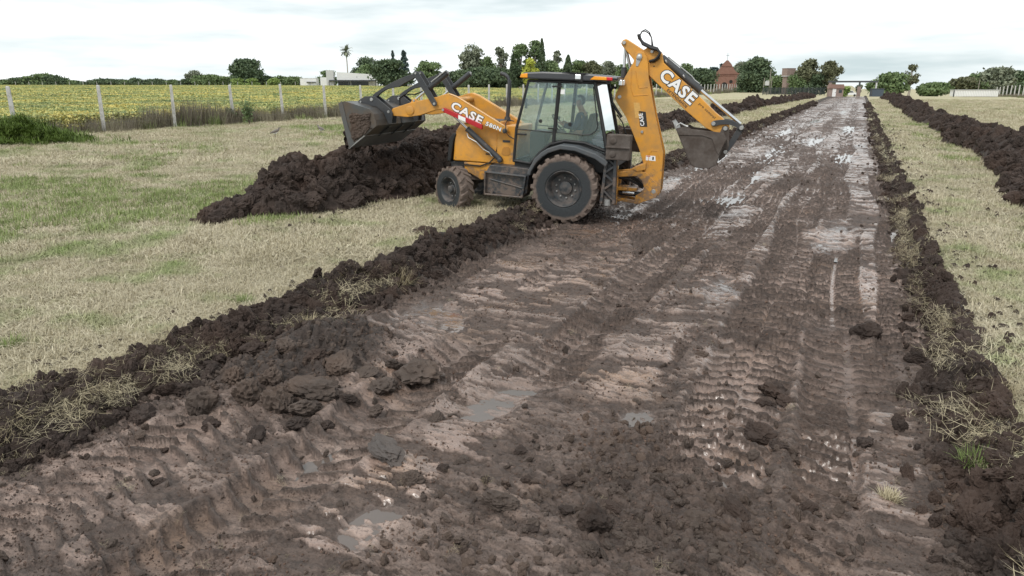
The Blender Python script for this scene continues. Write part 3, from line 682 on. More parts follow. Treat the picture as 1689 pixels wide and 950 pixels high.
# cab -----------------------------------------------------------------------------------
def bar(name, pts, r, m, parent, seg=8): return MB().tube(pts, r, seg).build(name, M[m], parent, smooth=50)
cabf = MB()
for sy in (1, -1):
    Y = sy * .72
    cabf.tube([(1.155, Y, 1.10), (1.12, Y, 1.76), (.90, Y * .97, 2.70)], .030, 8)
    cabf.tube([(-.66, Y, 1.25), (-.745, Y, 1.45), (-.42, Y * .97, 2.70)], .036, 8)
    cabf.tube([(.335, Y, 1.48), (.275, Y * .97, 2.71)], .030, 8)
    cabf.tube([(1.16, Y, 1.12), (.80, Y, 1.08), (.62, Y, 1.30), (.40, Y, 1.49), (.10, Y, 1.57), (-.30, Y, 1.55), (-.70, Y, 1.42)], .032, 8)
    cabf.tube([(.90, Y * .97, 2.69), (-.42, Y * .97, 2.69)], .03, 8)
for x, z in ((.90, 2.69), (-.42, 2.69), (1.155, 1.12), (-.72, 1.42)): cabf.tube([(x, -.71, z), (x, .71, z)], .03, 8)
cabf.box(-.72, 1.14, -.70, .70, 1.00, 1.09)
cab = cabf.build('cab_frame', M['black'], BH, smooth=50)
floor_ = MB().prism([(.80, 1.04), (.62, 1.28), (.40, 1.46), (.10, 1.54), (-.30, 1.52), (-.72, 1.36), (-.72, 1.04)], .40, .715)
floor_.prism([(.80, 1.04), (.62, 1.28), (.40, 1.46), (.10, 1.54), (-.30, 1.52), (-.72, 1.36), (-.72, 1.04)], -.715, -.40)
floor_.build('wheel_arch', M['black'], cab)
ROOF = [(1.05, 2.735), (1.035, 2.79), (.97, 2.845), (.60, 2.868), (.05, 2.865), (-.45, 2.845), (-.88, 2.812), (-.885, 2.755), (-.40, 2.715), (.90, 2.725)]
roof = MB().prism(ROOF, -.80, .80).build('cab_roof', M['roof'], BH, .03)
MB().prism([(.22, 2.872), (-.02, 2.872), (-.06, 2.72), (-.20, 2.70), (-.20, 2.835), (-.30, 2.865)], .78, .815).build('light_recess', M['black'], roof, .01)
MB().box(-.165, -.055, .80, .835, 2.745, 2.835).build('work_light', M['lamp'], roof, .01)
MB().prism([(1.06, 2.745), (1.035, 2.815), (.90, 2.83), (.90, 2.745)], .70, .808).build('amber_light', M['amber'], roof, .012)
MB().prism([(1.06, 2.745), (1.035, 2.815), (.90, 2.83), (.90, 2.745)], -.808, -.70).build('amber_light', M['amber'], roof, .012)
MB().prism([(-.34, 2.748), (-.42, 2.81), (-.66, 2.805), (-.66, 2.745)], .77, .812).build('amber_light', M['amber'], roof, .006)
MB().prism([(-.66, 2.745), (-.66, 2.805), (-.77, 2.80), (-.77, 2.745)], .76, .81).build('tail_light', M['redlens'], roof, .006)
MB().prism([(-.70, 2.745), (-.70, 2.79), (-.86, 2.79), (-.86, 2.735)], -.81, -.70).build('tail_light', M['redlens'], roof, .006)
for yy in (-.55, -.3, .3, .55):
    MB().box(-.93, -.86, yy - .06, yy + .06, 2.66, 2.76).build('rear_work_light', M['lamp'], roof, .01)
def pane(name, pts, y, m='glass', parent=None, th=.006):
    return MB().prism(pts, y, y + th).build(name, M[m], parent or cab)
DOOR = [(.885, 2.67), (1.10, 1.76), (1.13, 1.13), (.80, 1.115), (.62, 1.33), (.42, 1.50), (.365, 1.53), (.305, 2.67)]
QW = [(.255, 2.68), (.31, 1.56), (.10, 1.60), (-.30, 1.58), (-.69, 1.47), (-.42, 2.66)]
for sy in (1, -1):
    y_ = .712 if sy > 0 else -.718
    door = pane('door', DOOR, y_); pane('quarter_window', QW, y_)
    fr = MB()
    fy = sy * .728
    for seg_ in ([(.30, fy, 2.66), (.36, fy, 1.53)], [(1.10, fy, 1.755), (.335, fy, 1.725)], [(.24, fy, 2.66), (.295, fy, 1.73), (-.20, fy, 1.705), (-.40, fy, 1.72), (-.50, fy, 1.79), (-.535, fy, 1.88), (-.40, fy, 2.62)]):
        fr.tube(seg_, .011, 6)
    fr.build('door_frame', M['black'], cab)
    for x, z in ((.30, 2.60), (.345, 1.80)):
        MB().box(x - .09, x + .11, min(fy, fy + sy * .03), max(fy, fy + sy * .03), z - .015, z + .015).build('hinge', M['black'], door)
    MB().box(.90, 1.09, min(fy, fy + sy * .05), max(fy, fy + sy * .05), 1.64, 1.675).build('door_handle', M['black'], door, .01)
    for x, z in ((.62, 1.93), (.02, 1.90)): pinm(door if x > .3 else cab, x, min(fy - .01, fy + sy * .02), max(fy - .01, fy + sy * .02), z, .036, 'black', 'knob')
pane('inspection_sticker', [(.245, 2.55), (.248, 2.46), (.16, 2.46), (.16, 2.55)], .722, 'white', cab, .003)
MB().add([(1.15, -.69, 1.12), (1.15, .69, 1.12), (.90, .67, 2.68), (.90, -.67, 2.68)], [(0, 1, 2, 3)]).build('windshield', M['glass'], cab)
MB().add([(-.74, -.69, 1.45), (-.74, .69, 1.45), (-.43, .67, 2.66), (-.43, -.67, 2.66)], [(0, 1, 2, 3)]).build('rear_window', M['glass_far'], cab)
bar('grab_rail', [(1.17, .73, 1.90), (1.29, .76, 1.93), (1.335, .76, 1.86), (1.335, .76, 1.68), (1.26, .74, 1.60), (1.16, .73, 1.55)], .011, 'black', cab, 6)
MB().tube([(.66, -.25, 1.15), (.52, -.05, 1.75)], .05, 8).build('steering_column', M['black'], BH, smooth=40)
sw = MB(); 
ang = [2 * pi * i / 24 for i in range(25)]
sw.tube([(.44 + .19 * cos(a) * .62, .0 + .19 * sin(a), 1.88 + .19 * cos(a) * .78) for a in ang], .014, 6, False)
sw.tube([(.44, -.18, 1.88), (.44, .18, 1.88)], .012, 6); sw.build('steering_wheel', M['black'], BH)
MB().box(.62, .95, -.35, .35, 1.1, 1.70).build('dashboard', M['charcoal'], BH, .04)
stt = MB().prism([(.36, 1.42), (.36, 1.52), (-.10, 1.50), (-.26, 2.10), (-.36, 2.09), (-.22, 1.40)], -.24, .24); stt.box(-.05, .20, -.18, .18, 1.08, 1.42)
stt.build('seat', M['seat'], BH, .04)
for x, y, z in ((1.0, .5, 2.25), (-.35, -.5, 2.2)):
    mr = MB().box(x - .02, x + .02, y - .05, y + .05, z - .10, z + .10).build('mirror', M['black'], BH, .015)
# fenders
for sy in (1, -1):
    oc = [(.77, .90), (.745, .985), (.63, 1.22), (.50, 1.35), (.375, 1.435), (.12, 1.525), (-.185, 1.51), (-.59, 1.395), (-.80, 1.29), (-.84, 1.24)]
    ic = [(-.80, 1.15), (-.58, 1.29), (-.18, 1.415), (.11, 1.43), (.35, 1.345), (.47, 1.26), (.585, 1.14), (.69, .95), (.70, .88)]
    MB().prism(oc + ic, *((.55, 1.06) if sy > 0 else (-1.06, -.55))).build('fender', M['fender'], BH, .02)

# stabilisers (drawn up) ------------------------------------------------------------------
for sy in (1, -1):
    a, b = (.84, .99) if sy > 0 else (-.99, -.84)
    lg = MB()
    for x0, x1 in ((-.80, -.742), (-.962, -.985)):
        d = .028
        lg.prism([(x0 + d, 1.40), (x1 + d, .44), (x1 - d, .44), (x0 - d, 1.40)], a, b)
    zz = [.52, .70, .86, 1.02, 1.18, 1.34]
    for i in range(5):
        xa, xb = (-.76, -.97) if i % 2 else (-.97, -.76)
        lg.prism([(xa, zz[i] + .025), (xb, zz[i + 1] + .025), (xb, zz[i + 1] - .025), (xa, zz[i] - .025)], a + .01, b - .01)
    lg.prism([(-.77, 1.40), (-.75, .46), (-.98, .46), (-.965, 1.40)], a + .03, a + .05)
    leg = lg.build('stabiliser_leg', M['charcoal'], BH, .005)
    MB().tube([(-.86, (a + b) / 2, .40), (-.86, (a + b) / 2, .52)], .075, 14).build('rod', M['pin'], leg, smooth=40)
    pd = MB().box(-1.24, -.79, a - .02, b + .10, 1.30, 1.77)
    pad = pd.build('stabiliser_pad', M['mud_steel'], leg, .015)
    yo = b + .10
    MB().box(-1.245, -.785, yo, yo + .04, 1.525, 1.555).build('flange', M['mud_steel'], leg, .006)
    for z in (1.66, 1.41): pinm(leg, -.92, yo - .01, yo + .025, z, .06, 'mud_steel', 'boss')
MB().box(-.86, -.72, -.92, .92, .46, .60).build('rear_frame', M['charcoal'], BH, .02)
MB().box(-.90, -.74, -.92, .92, 1.08, 1.22).build('rear_frame', M['charcoal'], BH, .02)
MB().box(-.78, -.70, -.60, .60, .42, 1.10).build('rear_plate', M['orange'], BH, .02)

# swing frame -----------------------------------------------------------------------------------
for a, b in ((.16, .22), (-.22, -.16)):
    sf = MB()
    sf.prism([(-.85, .97), (-.86, .30), (-.93, .30), (-.92, .97)], a, b)
    sf.prism([(-.90, .97), (-1.38, 1.05), (-1.42, .93), (-.90, .87)], a + .001, b - .001)
    sf.prism([(-1.30, 1.0), (-1.46, 1.01), (-1.72, .78), (-1.76, .62), (-1.70, .50), (-1.36, .36), (-1.28, .36), (-1.30, .52), (-1.42, .60), (-1.46, .70), (-1.40, .84), (-1.29, .92)], a + .002, b - .002)
    sf.prism([(-.90, .39), (-1.40, .35), (-1.42, .41), (-.90, .46)], a + .003, b - .003)
    sf.prism([(-.90, .66), (-1.10, .66), (-1.12, .61), (-.90, .60)], a + .003, b - .003)
    sf.build('swing_frame', M['orange'], BH, .008)
MB().box(-1.30, -.90, -.15, .15, .60, .66).build('swing_web', M['orange'], BH)
sc = MB()
for dz, dy in ((0, .05), (.05, -.02), (.10, .08)): sc.tube([(-.88, dy, .84 + dz * .6), (-1.10, dy + .02, .82 + dz), (-1.30, dy, .74 + dz * .8), (-1.42, dy, .66 + dz * .4)], .024, 8)
sc.build('hose', M['black'], BH, smooth=60)
scy = MB().tube([(-.95, .08, .545), (-1.45, .08, .52)], .055, 12).build('swing_cylinder', M['black'], BH, smooth=40)
MB().tube([(-1.02, .10, .56), (-1.26, .10, .55)], .05, 12).build('rod', M['steel'], scy, smooth=40)
MB().prism([(-1.18, 1.06), (-1.46, 1.20), (-1.46, 1.06), (-1.30, 1.0)], -.20, .235).build('swing_lug', M['orange'], BH, .01)

# boom ----------------------------------------------------------------------------------------------
BOOM = [(-1.06, 3.20), (-1.075, 3.255), (-1.12, 3.285), (-1.18, 3.295), (-1.24, 3.275), (-1.30, 3.19), (-1.33, 3.10), (-1.362, 2.824), (-1.556, 2.10), (-1.775, 1.405), (-1.79, .66), (-1.76, .56), (-1.68, .51), (-1.60, .53), (-1.52, .65), (-1.49, .76), (-1.40, 1.178), (-1.29, 1.453), (-1.116, 1.806), (-.974, 2.073), (-.773, 2.34), (-.735, 2.42), (-.75, 2.50), (-.80, 2.615), (-1.05, 3.10)]
boom = MB().prism(BOOM, .145, .195).build('boom', M['orange'], BH, .008)
MB().prism(BOOM, -.195, -.145).build('boom_plate', M['orange'], boom, .008)
CORE = [(-1.35, 2.60), (-1.53, 2.09), (-1.745, 1.40), (-1.75, .80), (-1.54, .80), (-1.43, 1.18), (-1.32, 1.453), (-1.15, 1.806), (-1.01, 2.073), (-.82, 2.36), (-.80, 2.46), (-.86, 2.60)]
MB().prism(CORE, -.143, .143).build('boom_core', M['orange'], boom)
RX = [(-1.14, 2.90), (-1.10, 2.52), (-1.14, 2.44), (-1.42, 2.41)]
sm_ = MB(); sm_.tube([(x, .196, z) for x, z in [(-1.02, 2.98), (-1.04, 2.60), (-1.10, 2.47), (-1.38, 2.50)]], .008, 6); sm_.tube([(x, .196, z) for x, z in [(-1.10, 2.94), (-1.16, 2.70), (-1.20, 2.62), (-1.36, 2.64)]], .007, 6)
sm_.tube([(x, .196, z) for x, z in [(-1.50, 1.10), (-1.50, 1.36), (-1.55, 1.44), (-1.66, 1.43), (-1.70, 1.30)]], .008, 6)
sm_.build('weld_seam', M['orange'], boom, smooth=60)
for x, z, r in ((-1.155, 3.185, .052), (-.83, 2.44, .036), (-1.655, .63, .045), (-1.325, 1.79, .028)): pinm(boom, x, -.22, .225, z, r)
MB().prism([(-1.10, 3.20), (-1.13, 3.26), (-1.19, 3.255), (-1.21, 3.20), (-1.14, 3.02), (-1.10, 3.03)], .197, .206).build('pin_retainer', M['pin'], boom)
MB().prism([(-1.112, 2.34), (-1.225, 2.345), (-1.30, 2.06), (-1.17, 2.05)], .1965, .199).build('notice_decal', simple('tan_vinyl', (.62, .36, .10), .5, var=.25, scale=25), boom)

# dipper ----------------------------------------------------------------------------------------------
DIP = [(-.79, 3.40), (-.765, 3.445), (-.80, 3.505), (-.86, 3.525), (-1.21, 3.325), (-1.30, 3.385), (-1.40, 3.375), (-1.53, 3.31), (-1.575, 3.25), (-1.62, 3.10), (-2.37, 2.485), (-2.68, 2.215), (-2.81, 2.125), (-2.95, 2.0), (-2.975, 1.92), (-2.95, 1.865), (-2.88, 1.845), (-2.72, 1.84), (-2.53, 1.92), (-2.107, 2.237), (-1.48, 2.755), (-1.33, 2.88), (-1.10, 3.08)]
dip = MB().prism(DIP, -.125, .125).build('dipper', M['orange'], BH, .012)
for x, z, r in ((-.83, 3.452, .036), (-1.38, 3.30, .032), (-2.895, 1.93, .042), (-2.665, 2.01, .04)): pinm(dip, x, -.165, .165, z, r)
pinm(dip, -1.44, .12, .128, 3.03, .014, 'ink', 'hole')
bc = cyl(BH, 'bucket_cylinder', (-1.56, 0, 3.20), (-3.16, 0, 2.02), .068, .032, .50)
MB().tube([(-1.68, 0, 3.215), (-2.16, 0, 2.87), (-2.22, 0, 2.80), (-2.32, 0, 2.735)], .014, 6).build('hydraulic_pipe', M['pin'], bc)
for x, z in ((-1.66, 3.13), (-2.02, 2.865)):
    MB().lathe([(-.012, .074), (.012, .074)], 16).build('clamp', M['pin'], bc, loc=(x, 0, z)).rotation_euler = (0, 0, pi / 2)
for o in bc.children:
    if o.name.startswith('clamp'): o.rotation_euler = Matrix.Rotation(atan2(1.18, 1.60), 4, 'Y').to_euler(); o.rotation_euler.rotate_axis('Z', pi / 2)
for yy in (.155, -.155):
    lk = smooth_poly([(-2.62, 2.03), (-2.66, 2.065), (-2.75, 2.085), (-2.90, 2.10), (-3.04, 2.075), (-3.17, 2.02), (-3.235, 1.965), (-3.22, 1.915), (-3.17, 1.905), (-3.08, 1.97), (-2.95, 2.01), (-2.80, 2.0), (-2.69, 1.955), (-2.63, 1.975)], 1)
    lo = MB().prism(lk, yy - .022, yy + .022).build('bucket_link', M['charcoal'], BH, .006)
    for x, z in ((-2.665, 2.01), (-3.185, 1.955)): pinm(lo, x, yy - .035, yy + .035, z, .04)
    l2 = MB().prism([(-3.235, 1.94), (-3.20, 1.99), (-3.13, 1.96), (-2.98, 1.66), (-2.895, 1.50), (-2.90, 1.44), (-2.96, 1.44), (-3.02, 1.52), (-3.10, 1.66)], yy * .75 - .02, yy * .75 + .02).build('bucket_link', M['charcoal'], BH, .006)
    pinm(l2, -2.945, yy * .75 - .035, yy * .75 + .035, 1.49, .038)
# backhoe bucket
RB = [(-1.995, 1.90), (-2.02, 1.83), (-2.13, 1.63), (-2.35, 1.225), (-2.42, 1.19), (-2.53, 1.17), (-2.68, 1.185), (-2.80, 1.25), (-2.86, 1.50), (-2.93, 1.74), (-2.86, 1.86), (-2.60, 1.88), (-2.28, 1.90), (-2.19, 1.95)]
out = [(-2.34, 1.215), (-2.42, 1.18), (-2.53, 1.16), (-2.68, 1.175), (-2.81, 1.245), (-2.87, 1.50), (-2.945, 1.74), (-2.88, 1.85)]
inn = [(-2.84, 1.83), (-2.905, 1.735), (-2.835, 1.50), (-2.78, 1.27), (-2.67, 1.205), (-2.53, 1.19), (-2.43, 1.21), (-2.36, 1.24)]
rbk = MB().prism(out + inn, -.33, .33)
rbk.prism([(-2.33, 1.205), (-2.36, 1.24), (-2.02, 1.88), (-1.985, 1.88)], -.33, .33)
rb_ = rbk.build('backhoe_bucket', M['mud_steel'], BH, .006)
for a, b in ((.33, .355), (-.355, -.33)): MB().prism(RB, a, b).build('side_plate', M['mud_steel'], rb_, .004)
MB().prism([(-2.20, 1.895), (-2.60, 1.87), (-2.86, 1.865), (-2.94, 1.74), (-2.83, 1.45), (-2.78, 1.52), (-2.68, 1.74), (-2.50, 1.79), (-2.05, 1.78)], .355, .372).build('reinforcement_plate', M['mud_steel'], rb_, .004)
for yy in (-.27, -.09, .09, .27):
    MB().prism([(-1.90, 2.04), (-1.985, 1.86), (-2.04, 1.84), (-2.00, 1.93)], yy - .035, yy + .035).build('tooth', M['pin'], rb_, .006)
MB().tube([(-2.0, .345, 1.95), (-2.06, .345, 2.0), (-2.17, .345, 1.95), (-2.21, .345, 1.945)], .018, 6).build('side_cutter', M['pin'], rb_)
for yy in (.12, -.12): MB().prism([(-2.80, 1.84), (-2.84, 1.96), (-2.90, 1.985), (-2.96, 1.95), (-3.0, 1.60), (-2.95, 1.40), (-2.84, 1.30), (-2.84, 1.50)], yy - .022, yy + .022).build('bucket_ear', M['mud_steel'], rb_, .005)
# boom cylinder and hoses
cyl(BH, 'dipper_cylinder', (-.86, 0, 2.45), (-.83, 0, 3.45), .055, .028, .55, 'charcoal')
for yy in (.05, -.05): MB().tube([(-.83, yy, 3.42), (-.98, yy, 2.95)], .022, 8).build('hydraulic_pipe', M['pin'], BH)
for k_ in range(3):
    hs = MB()
    y_ = .15 + .02 * k_ - .02; o_ = .012 * k_
    hs.tube([(-1.09 - o_, y_, 3.61), (-1.11 - o_, y_, 3.54), (-1.20, y_ + .02, 3.455 - o_), (-1.36, y_ + .03, 3.385 - o_), (-1.48, y_ + .04, 3.355 - o_), (-1.545, y_ + .04, 3.28), (-1.52 + o_, y_ + .04, 3.18), (-1.44, y_ + .03, 3.12 + o_), (-1.35, y_, 3.12)], .026, 8); hs.build('hydraulic_hose', M['black'], BH, smooth=60)
hs = MB()
hs.tube([(-.76, .22, 2.60), (-.69, .23, 2.62), (-.64, .24, 2.52), (-.68, .23, 2.35), (-.80, .22, 2.18), (-.90, .20, 2.05)], .028, 8); hs.build('hydraulic_hose', M['black'], BH, smooth=60); hs = MB()
hs.tube([(-.80, .20, 2.10), (-.92, .18, 1.95), (-1.02, .16, 1.70), (-1.05, .1, 1.40)], .014, 6)
hs.build('hydraulic_hose', M['black'], BH, smooth=60)
for k_ in range(2): MB().tube([(-1.12, .1 - .03 * k_, 3.60), (-1.15, .1 - .03 * k_, 3.665), (-1.215, .1, 3.70 - .03 * k_), (-1.295 + .01 * k_, .1, 3.65 - .02 * k_), (-1.345, .1, 3.55), (-1.385 + .02 * k_, .1, 3.40)], .011, 6).build('hydraulic_hose', M['black'], BH, smooth=60)

# lettering --------------------------------------------------------------------------------------------
def lettering(txt, a, b, h, y, m, parent, off=.012, outline=None, shear=0.0, sgn=1, th=.002):
    """text from baseline point a to b in (x,z) on plane y"""
    def mk(offset, mm, dy):
        cu = bpy.data.curves.new('lettering', 'FONT'); cu.body = txt; cu.size = 1; cu.offset = offset; cu.shear = shear; cu.resolution_u = 3; cu.space_character = 1.12
        tmp = bpy.data.objects.new('lettering', cu); COL.objects.link(tmp); bpy.context.view_layer.update()
        me = bpy.data.meshes.new_from_object(tmp.evaluated_get(bpy.context.evaluated_depsgraph_get()))
        bpy.data.objects.remove(tmp)
        co = np.array([v.co[:] for v in me.vertices])
        return me, co, mm, dy
    res = [mk(off, m, 0)]
    if outline: res.insert(0, mk(off + .045, outline, -th))
    core = res[-1][1]; x0, x1, yb, yt = core[:, 0].min(), core[:, 0].max(), core[:, 1].min(), core[:, 1].max()
    A = np.array(a); B = np.array(b); Lr = B - A; r = Lr / np.linalg.norm(Lr); u = np.array([-r[1], r[0]]) * (1 if sgn > 0 else -1)
    if u[1] < 0 and sgn > 0: u = -u
    if sgn < 0: u = -u if False else u
    for me, co, mm, dy in res:
        q = A[None] + ((co[:, 0] - x0) / (x1 - x0))[:, None] * Lr[None] + ((co[:, 1] - yb) / (yt - yb) * h)[:, None] * u[None]
        for i, v in enumerate(me.vertices): v.co = (q[i, 0], y + dy, q[i, 1])
        me.materials.clear(); me.materials.append(M[mm]); o = bpy.data.objects.new('lettering', me); COL.objects.link(o); o.parent = parent
arm_l = [o for o in BH.children if o.name == 'loader_arm'][0]
lettering('CASE', (2.575, 2.085), (1.90, 1.79), .175, .6945, 'white', arm_l, .035, 'ink')
lettering('580N', (1.80, 1.79), (1.47, 1.68), .085, .694, 'white', arm_l, .03, 'ink')
lettering('CASE', (-1.535, 2.83), (-2.19, 2.325), .235, .1295, 'white', dip, .035, 'ink')
lettering('EXTENDAHOE', (-1.72, 2.585), (-2.12, 2.27), .055, .128, 'ink', dip, .025)
lettering('pro control', (-2.34, 2.345), (-2.66, 2.085), .062, .128, 'ink', dip, .01)
dc = MB().prism([(-1.225, 2.19), (-1.365, 2.175), (-1.42, 1.89), (-1.275, 1.885)], .1965, .199).build('brand_decal', M['ink'], boom)
def uvert(txt, a, b, h, y, m, parent):            # reads upwards
    lettering(txt, a, b, h, y, m, parent, .03, None, 0, -1)
uvert('CASE', (-1.365, 1.915), (-1.305, 2.15), .08, .2005, 'white', dc)
stk = MB().prism([(-1.44, 1.335), (-1.625, 1.335), (-1.64, 1.235), (-1.445, 1.24)], .1965, .1985).build('sticker', M['white'], boom)
lettering('1', (-1.57, 1.255), (-1.60, 1.255), .06, .1995, 'ink', stk, .02)
MB().prism([(-1.45, 1.33), (-1.53, 1.33), (-1.53, 1.315), (-1.45, 1.315)], .1986, .1995).build('sticker_band', M['red'], stk)

# ---------------------------------------------------------------- driver
def skin_obj(name, verts, edges, radii, root, m, parent=None, sub=2):
    me = bpy.data.meshes.new(name); me.from_pydata(verts, edges, []); o = bpy.data.objects.new(name, me); COL.objects.link(o)
    if parent: o.parent = parent
    sk = o.modifiers.new('skin', 'SKIN'); sk.use_smooth_shade = True
    lay = me.skin_vertices[0].data
    for i, r in enumerate(radii): lay[i].radius = (r, r) if not isinstance(r, tuple) else r
    lay[root].use_root = True
    s_ = o.modifiers.new('sub', 'SUBSURF'); s_.levels = sub; s_.render_levels = sub
    me.materials.append(m); return o
M['skin'] = simple('skin', (.42, .25, .18), .55, var=.06); M['shirt'] = simple('navy_shirt', (.035, .055, .11), .85, var=.15)
M['trousers'] = simple('khaki_trousers', (.36, .31, .21), .85, var=.12); M['hair'] = simple('grey_hair', (.11, .10, .095), .8, var=.3, scale=30); M['shoe'] = simple('shoe', (.03, .025, .02), .6)
PV = [(.02, 0, 1.60), (-.06, 0, 1.80), (-.08, 0, 2.00), (-.06, 0, 2.10), (-.03, 0, 2.17), (.02, 0, 2.26), (.03, 0, 2.36)]
PE = [(0, 1), (1, 2), (2, 3), (3, 4), (4, 5), (5, 6)]; PR = [(.15, .12), (.145, .115), (.15, .11), (.09, .08), .055, (.085, .075), (.07, .06)]
for sy in (1, -1):
    b = len(PV)
    PV += [(-.05, sy * .19, 2.04), (.02, sy * .27, 1.80), (.27, sy * .20, 1.84), (.335, sy * .18, 1.87)]
    PE += [(2, b), (b, b + 1), (b + 1, b + 2), (b + 2, b + 3)]; PR += [.065, .05, .036, .03]
    for j, (dx, dy, dz) in enumerate(((.075, .045, .03), (.09, .02, .03), (.092, 0, .03), (.088, -.022, .025), (.03, -.055, .035))):
        c_ = len(PV); PV += [(.335 + dx * .6, sy * (.18 + dy), 1.87 + dz), (.335 + dx, sy * (.18 + dy * .9), 1.87 + dz - .035)]
        PE += [(b + 3, c_), (c_, c_ + 1)]; PR += [.010, .009]
    b = len(PV)
    PV += [(.06, sy * .10, 1.57), (.50, sy * .15, 1.60), (.62, sy * .15, 1.22), (.72, sy * .15, 1.15)]
    PE += [(0, b), (b, b + 1), (b + 1, b + 2), (b + 2, b + 3)]; PR += [.09, .065, .045, .04]
person = skin_obj('person', PV, PE, PR, 0, M['skin']); person.matrix_world = MW.copy()
tag(person, 'driver in dark blue shirt and khaki trousers sitting inside the cab', 'person')
def sub_skin(name, idx, grow, m, root=0):
    mp_ = {k: i for i, k in enumerate(idx)}
    rr_ = [tuple(v + grow for v in (PR[k] if isinstance(PR[k], tuple) else (PR[k], PR[k]))) for k in idx]
    return skin_obj(name, [PV[k] for k in idx], [(mp_[a], mp_[b]) for a, b in PE if a in mp_ and b in mp_], rr_, root, m, person)
sub_skin('shirt', [0, 1, 2, 3, 7, 8, 9, 25, 26, 27] if False else [0, 1, 2, 3, 7, 8, 9] + [7 + 18, 8 + 18, 9 + 18], .016, M['shirt'])
sub_skin('trousers', [0] + [21, 22, 23] + [21 + 18, 22 + 18, 23 + 18], .016, M['trousers'])
hb_ = bmesh.new(); bmesh.ops.create_icosphere(hb_, subdivisions=3, radius=1)
for v in hb_.verts:
    v.co = Vector((v.co.x * .112 + .005, v.co.y * .095, v.co.z * .115 + 2.335))
bmesh.ops.delete(hb_, geom=[v for v in hb_.verts if v.co.z < 2.30 - (.06 if v.co.x < -.03 else -.075) or (v.co.x > .05 and v.co.z < 2.40)], context='VERTS')
hm = bpy.data.meshes.new('hair'); hb_.to_mesh(hm); hb_.free(); hm.materials.append(M['hair']); ho = bpy.data.objects.new('hair', hm); COL.objects.link(ho); ho.parent = person
MB().tube([(.10, 0, 2.29), (.128, 0, 2.255), (.105, 0, 2.245)], [.008, .017, .012], 8).build('nose', M['skin'], person, smooth=60)
for sy in (1, -1):
    MB().tube([(.0, sy * .088, 2.30), (-.012, sy * .098, 2.275), (0, sy * .088, 2.24)], [.012, .017, .01], 8).build('ear', M['skin'], person, smooth=60)
    MB().lathe([(-.008, .004), (0, .010), (.008, .004)], 8, c=(.096, sy * .033, 2.292)).build('eye', M['ink'], person)
MB().tube([(.104, -.026, 2.215), (.112, 0, 2.213), (.104, .026, 2.215)], .006, 6).build('mouth', simple('lips', (.28, .12, .10), .6), person)

# ---------------------------------------------------------------- fences
def gz1(x, y):
    s, t_ = st_of(x, y); return float(ground_z(np.array([s]), np.array([t_]))[0])
M['concrete'] = simple('post_concrete', (.55, .54, .52), .9, var=.18, scale=9, dirt=(.25, .24, .20), dirt_amt=.6, dirt_scale=4)
M['wire'] = simple('fence_wire', (.25, .25, .25), .5, .6)
pst = MB(); pst.add([(-.095, -.095, -.1), (.095, -.095, -.1), (.095, .095, -.1), (-.095, .095, -.1), (-.075, -.075, 2.44), (.075, -.075, 2.44), (.075, .075, 2.44), (-.075, .075, 2.44), (-.05, -.05, 2.5), (.05, -.05, 2.5), (.05, .05, 2.5), (-.05, .05, 2.5)],
        [(0, 1, 5, 4), (1, 2, 6, 5), (2, 3, 7, 6), (3, 0, 4, 7), (4, 5, 9, 8), (5, 6, 10, 9), (6, 7, 11, 10), (7, 4, 8, 11), (8, 9, 10, 11)])
po0 = pst.build('post', M['concrete']); POST_ME = po0.data; bpy.data.objects.remove(po0)
def post_fence(label, x0, y0, d, k0, k1, hs=1.0, lean=.02, wires=(.5, 1.0, 1.5, 2.0), sc=1.0, wr=.004, ang=RA):
    f = empty('concrete_post_fence', (x0, y0, 0)); tag(f, label, 'fence'); tops = []
    for k in range(k0, k1):
        x = sin(ang) * d * k; y = cos(ang) * d * k; z = gz1(x0 + x, y0 + y)
        o = bpy.data.objects.new('post', POST_ME); COL.objects.link(o); o.parent = f
        o.location = (x, y, z); o.rotation_euler = (random.uniform(-lean, lean), random.uniform(-lean, lean), ang + random.uniform(-.1, .1)); o.scale = (sc, sc, hs * random.uniform(.97, 1.02)); tops.append((x, y, z))
    for w in wires:
        MB().tube([(x, y - .1, z + w * hs) for x, y, z in tops], wr, 4).build('wire', M['wire'], f)
    return f
post_fence('long row of grey concrete fence posts between the mown grass and the yellow crop', -22.0, 38.5, 4.5, -3, 66)
x0 = -1.2 + 0
post_fence('row of pale concrete fence posts on the far right edge of the grass', 32.6 + .48 * 140, 140, 4.5, -3, 25, .94)
post_fence('thin row of distant posts along the far side of the yellow crop', -205, 300, 6.0, 0, 34, .95, .05, (1.0, 2.0), .9, .006, radians(96))

# ---------------------------------------------------------------- buildings
def brick_mat(name, c0, c1, mortar, scale=1.0):
    m, t, p = newmat(name)
    g_ = node(t, 'ShaderNodeNewGeometry'); tc_ = node(t, 'ShaderNodeTexCoord')
    b = node(t, 'ShaderNodeTexBrick', {'Color1': c4(c0), 'Color2': c4(c1), 'Mortar': c4(mortar), 'Scale': scale, 'Mortar Size': .012, 'Brick Width': .26, 'Row Height': .075})
    mpg = node(t, 'ShaderNodeMapping', {'Vector': tc_.outputs['Object'], 'Rotation': (pi / 2, 0, 0)}); t.links.new(mpg.outputs[0], b.inputs['Vector'])
    c = mixc(t, ramp(t, noise_f(t, .9, 5), [(.35, (0, 0, 0)), (.75, (.5,) * 3)]), b.outputs[0], [v * .6 for v in c0])
    t.links.new(c, p.inputs['Base Color']); p.inputs['Roughness'].default_value = .9; return m
M['brick'] = brick_mat('chapel_brick', (.27, .125, .092), (.215, .098, .075), (.27, .18, .14))
M['brick2'] = brick_mat('old_brick', (.30, .215, .185), (.235, .16, .14), (.33, .28, .25))
M['tile'] = simple('roof_tile', (.24, .15, .125), .85, var=.25, scale=3)
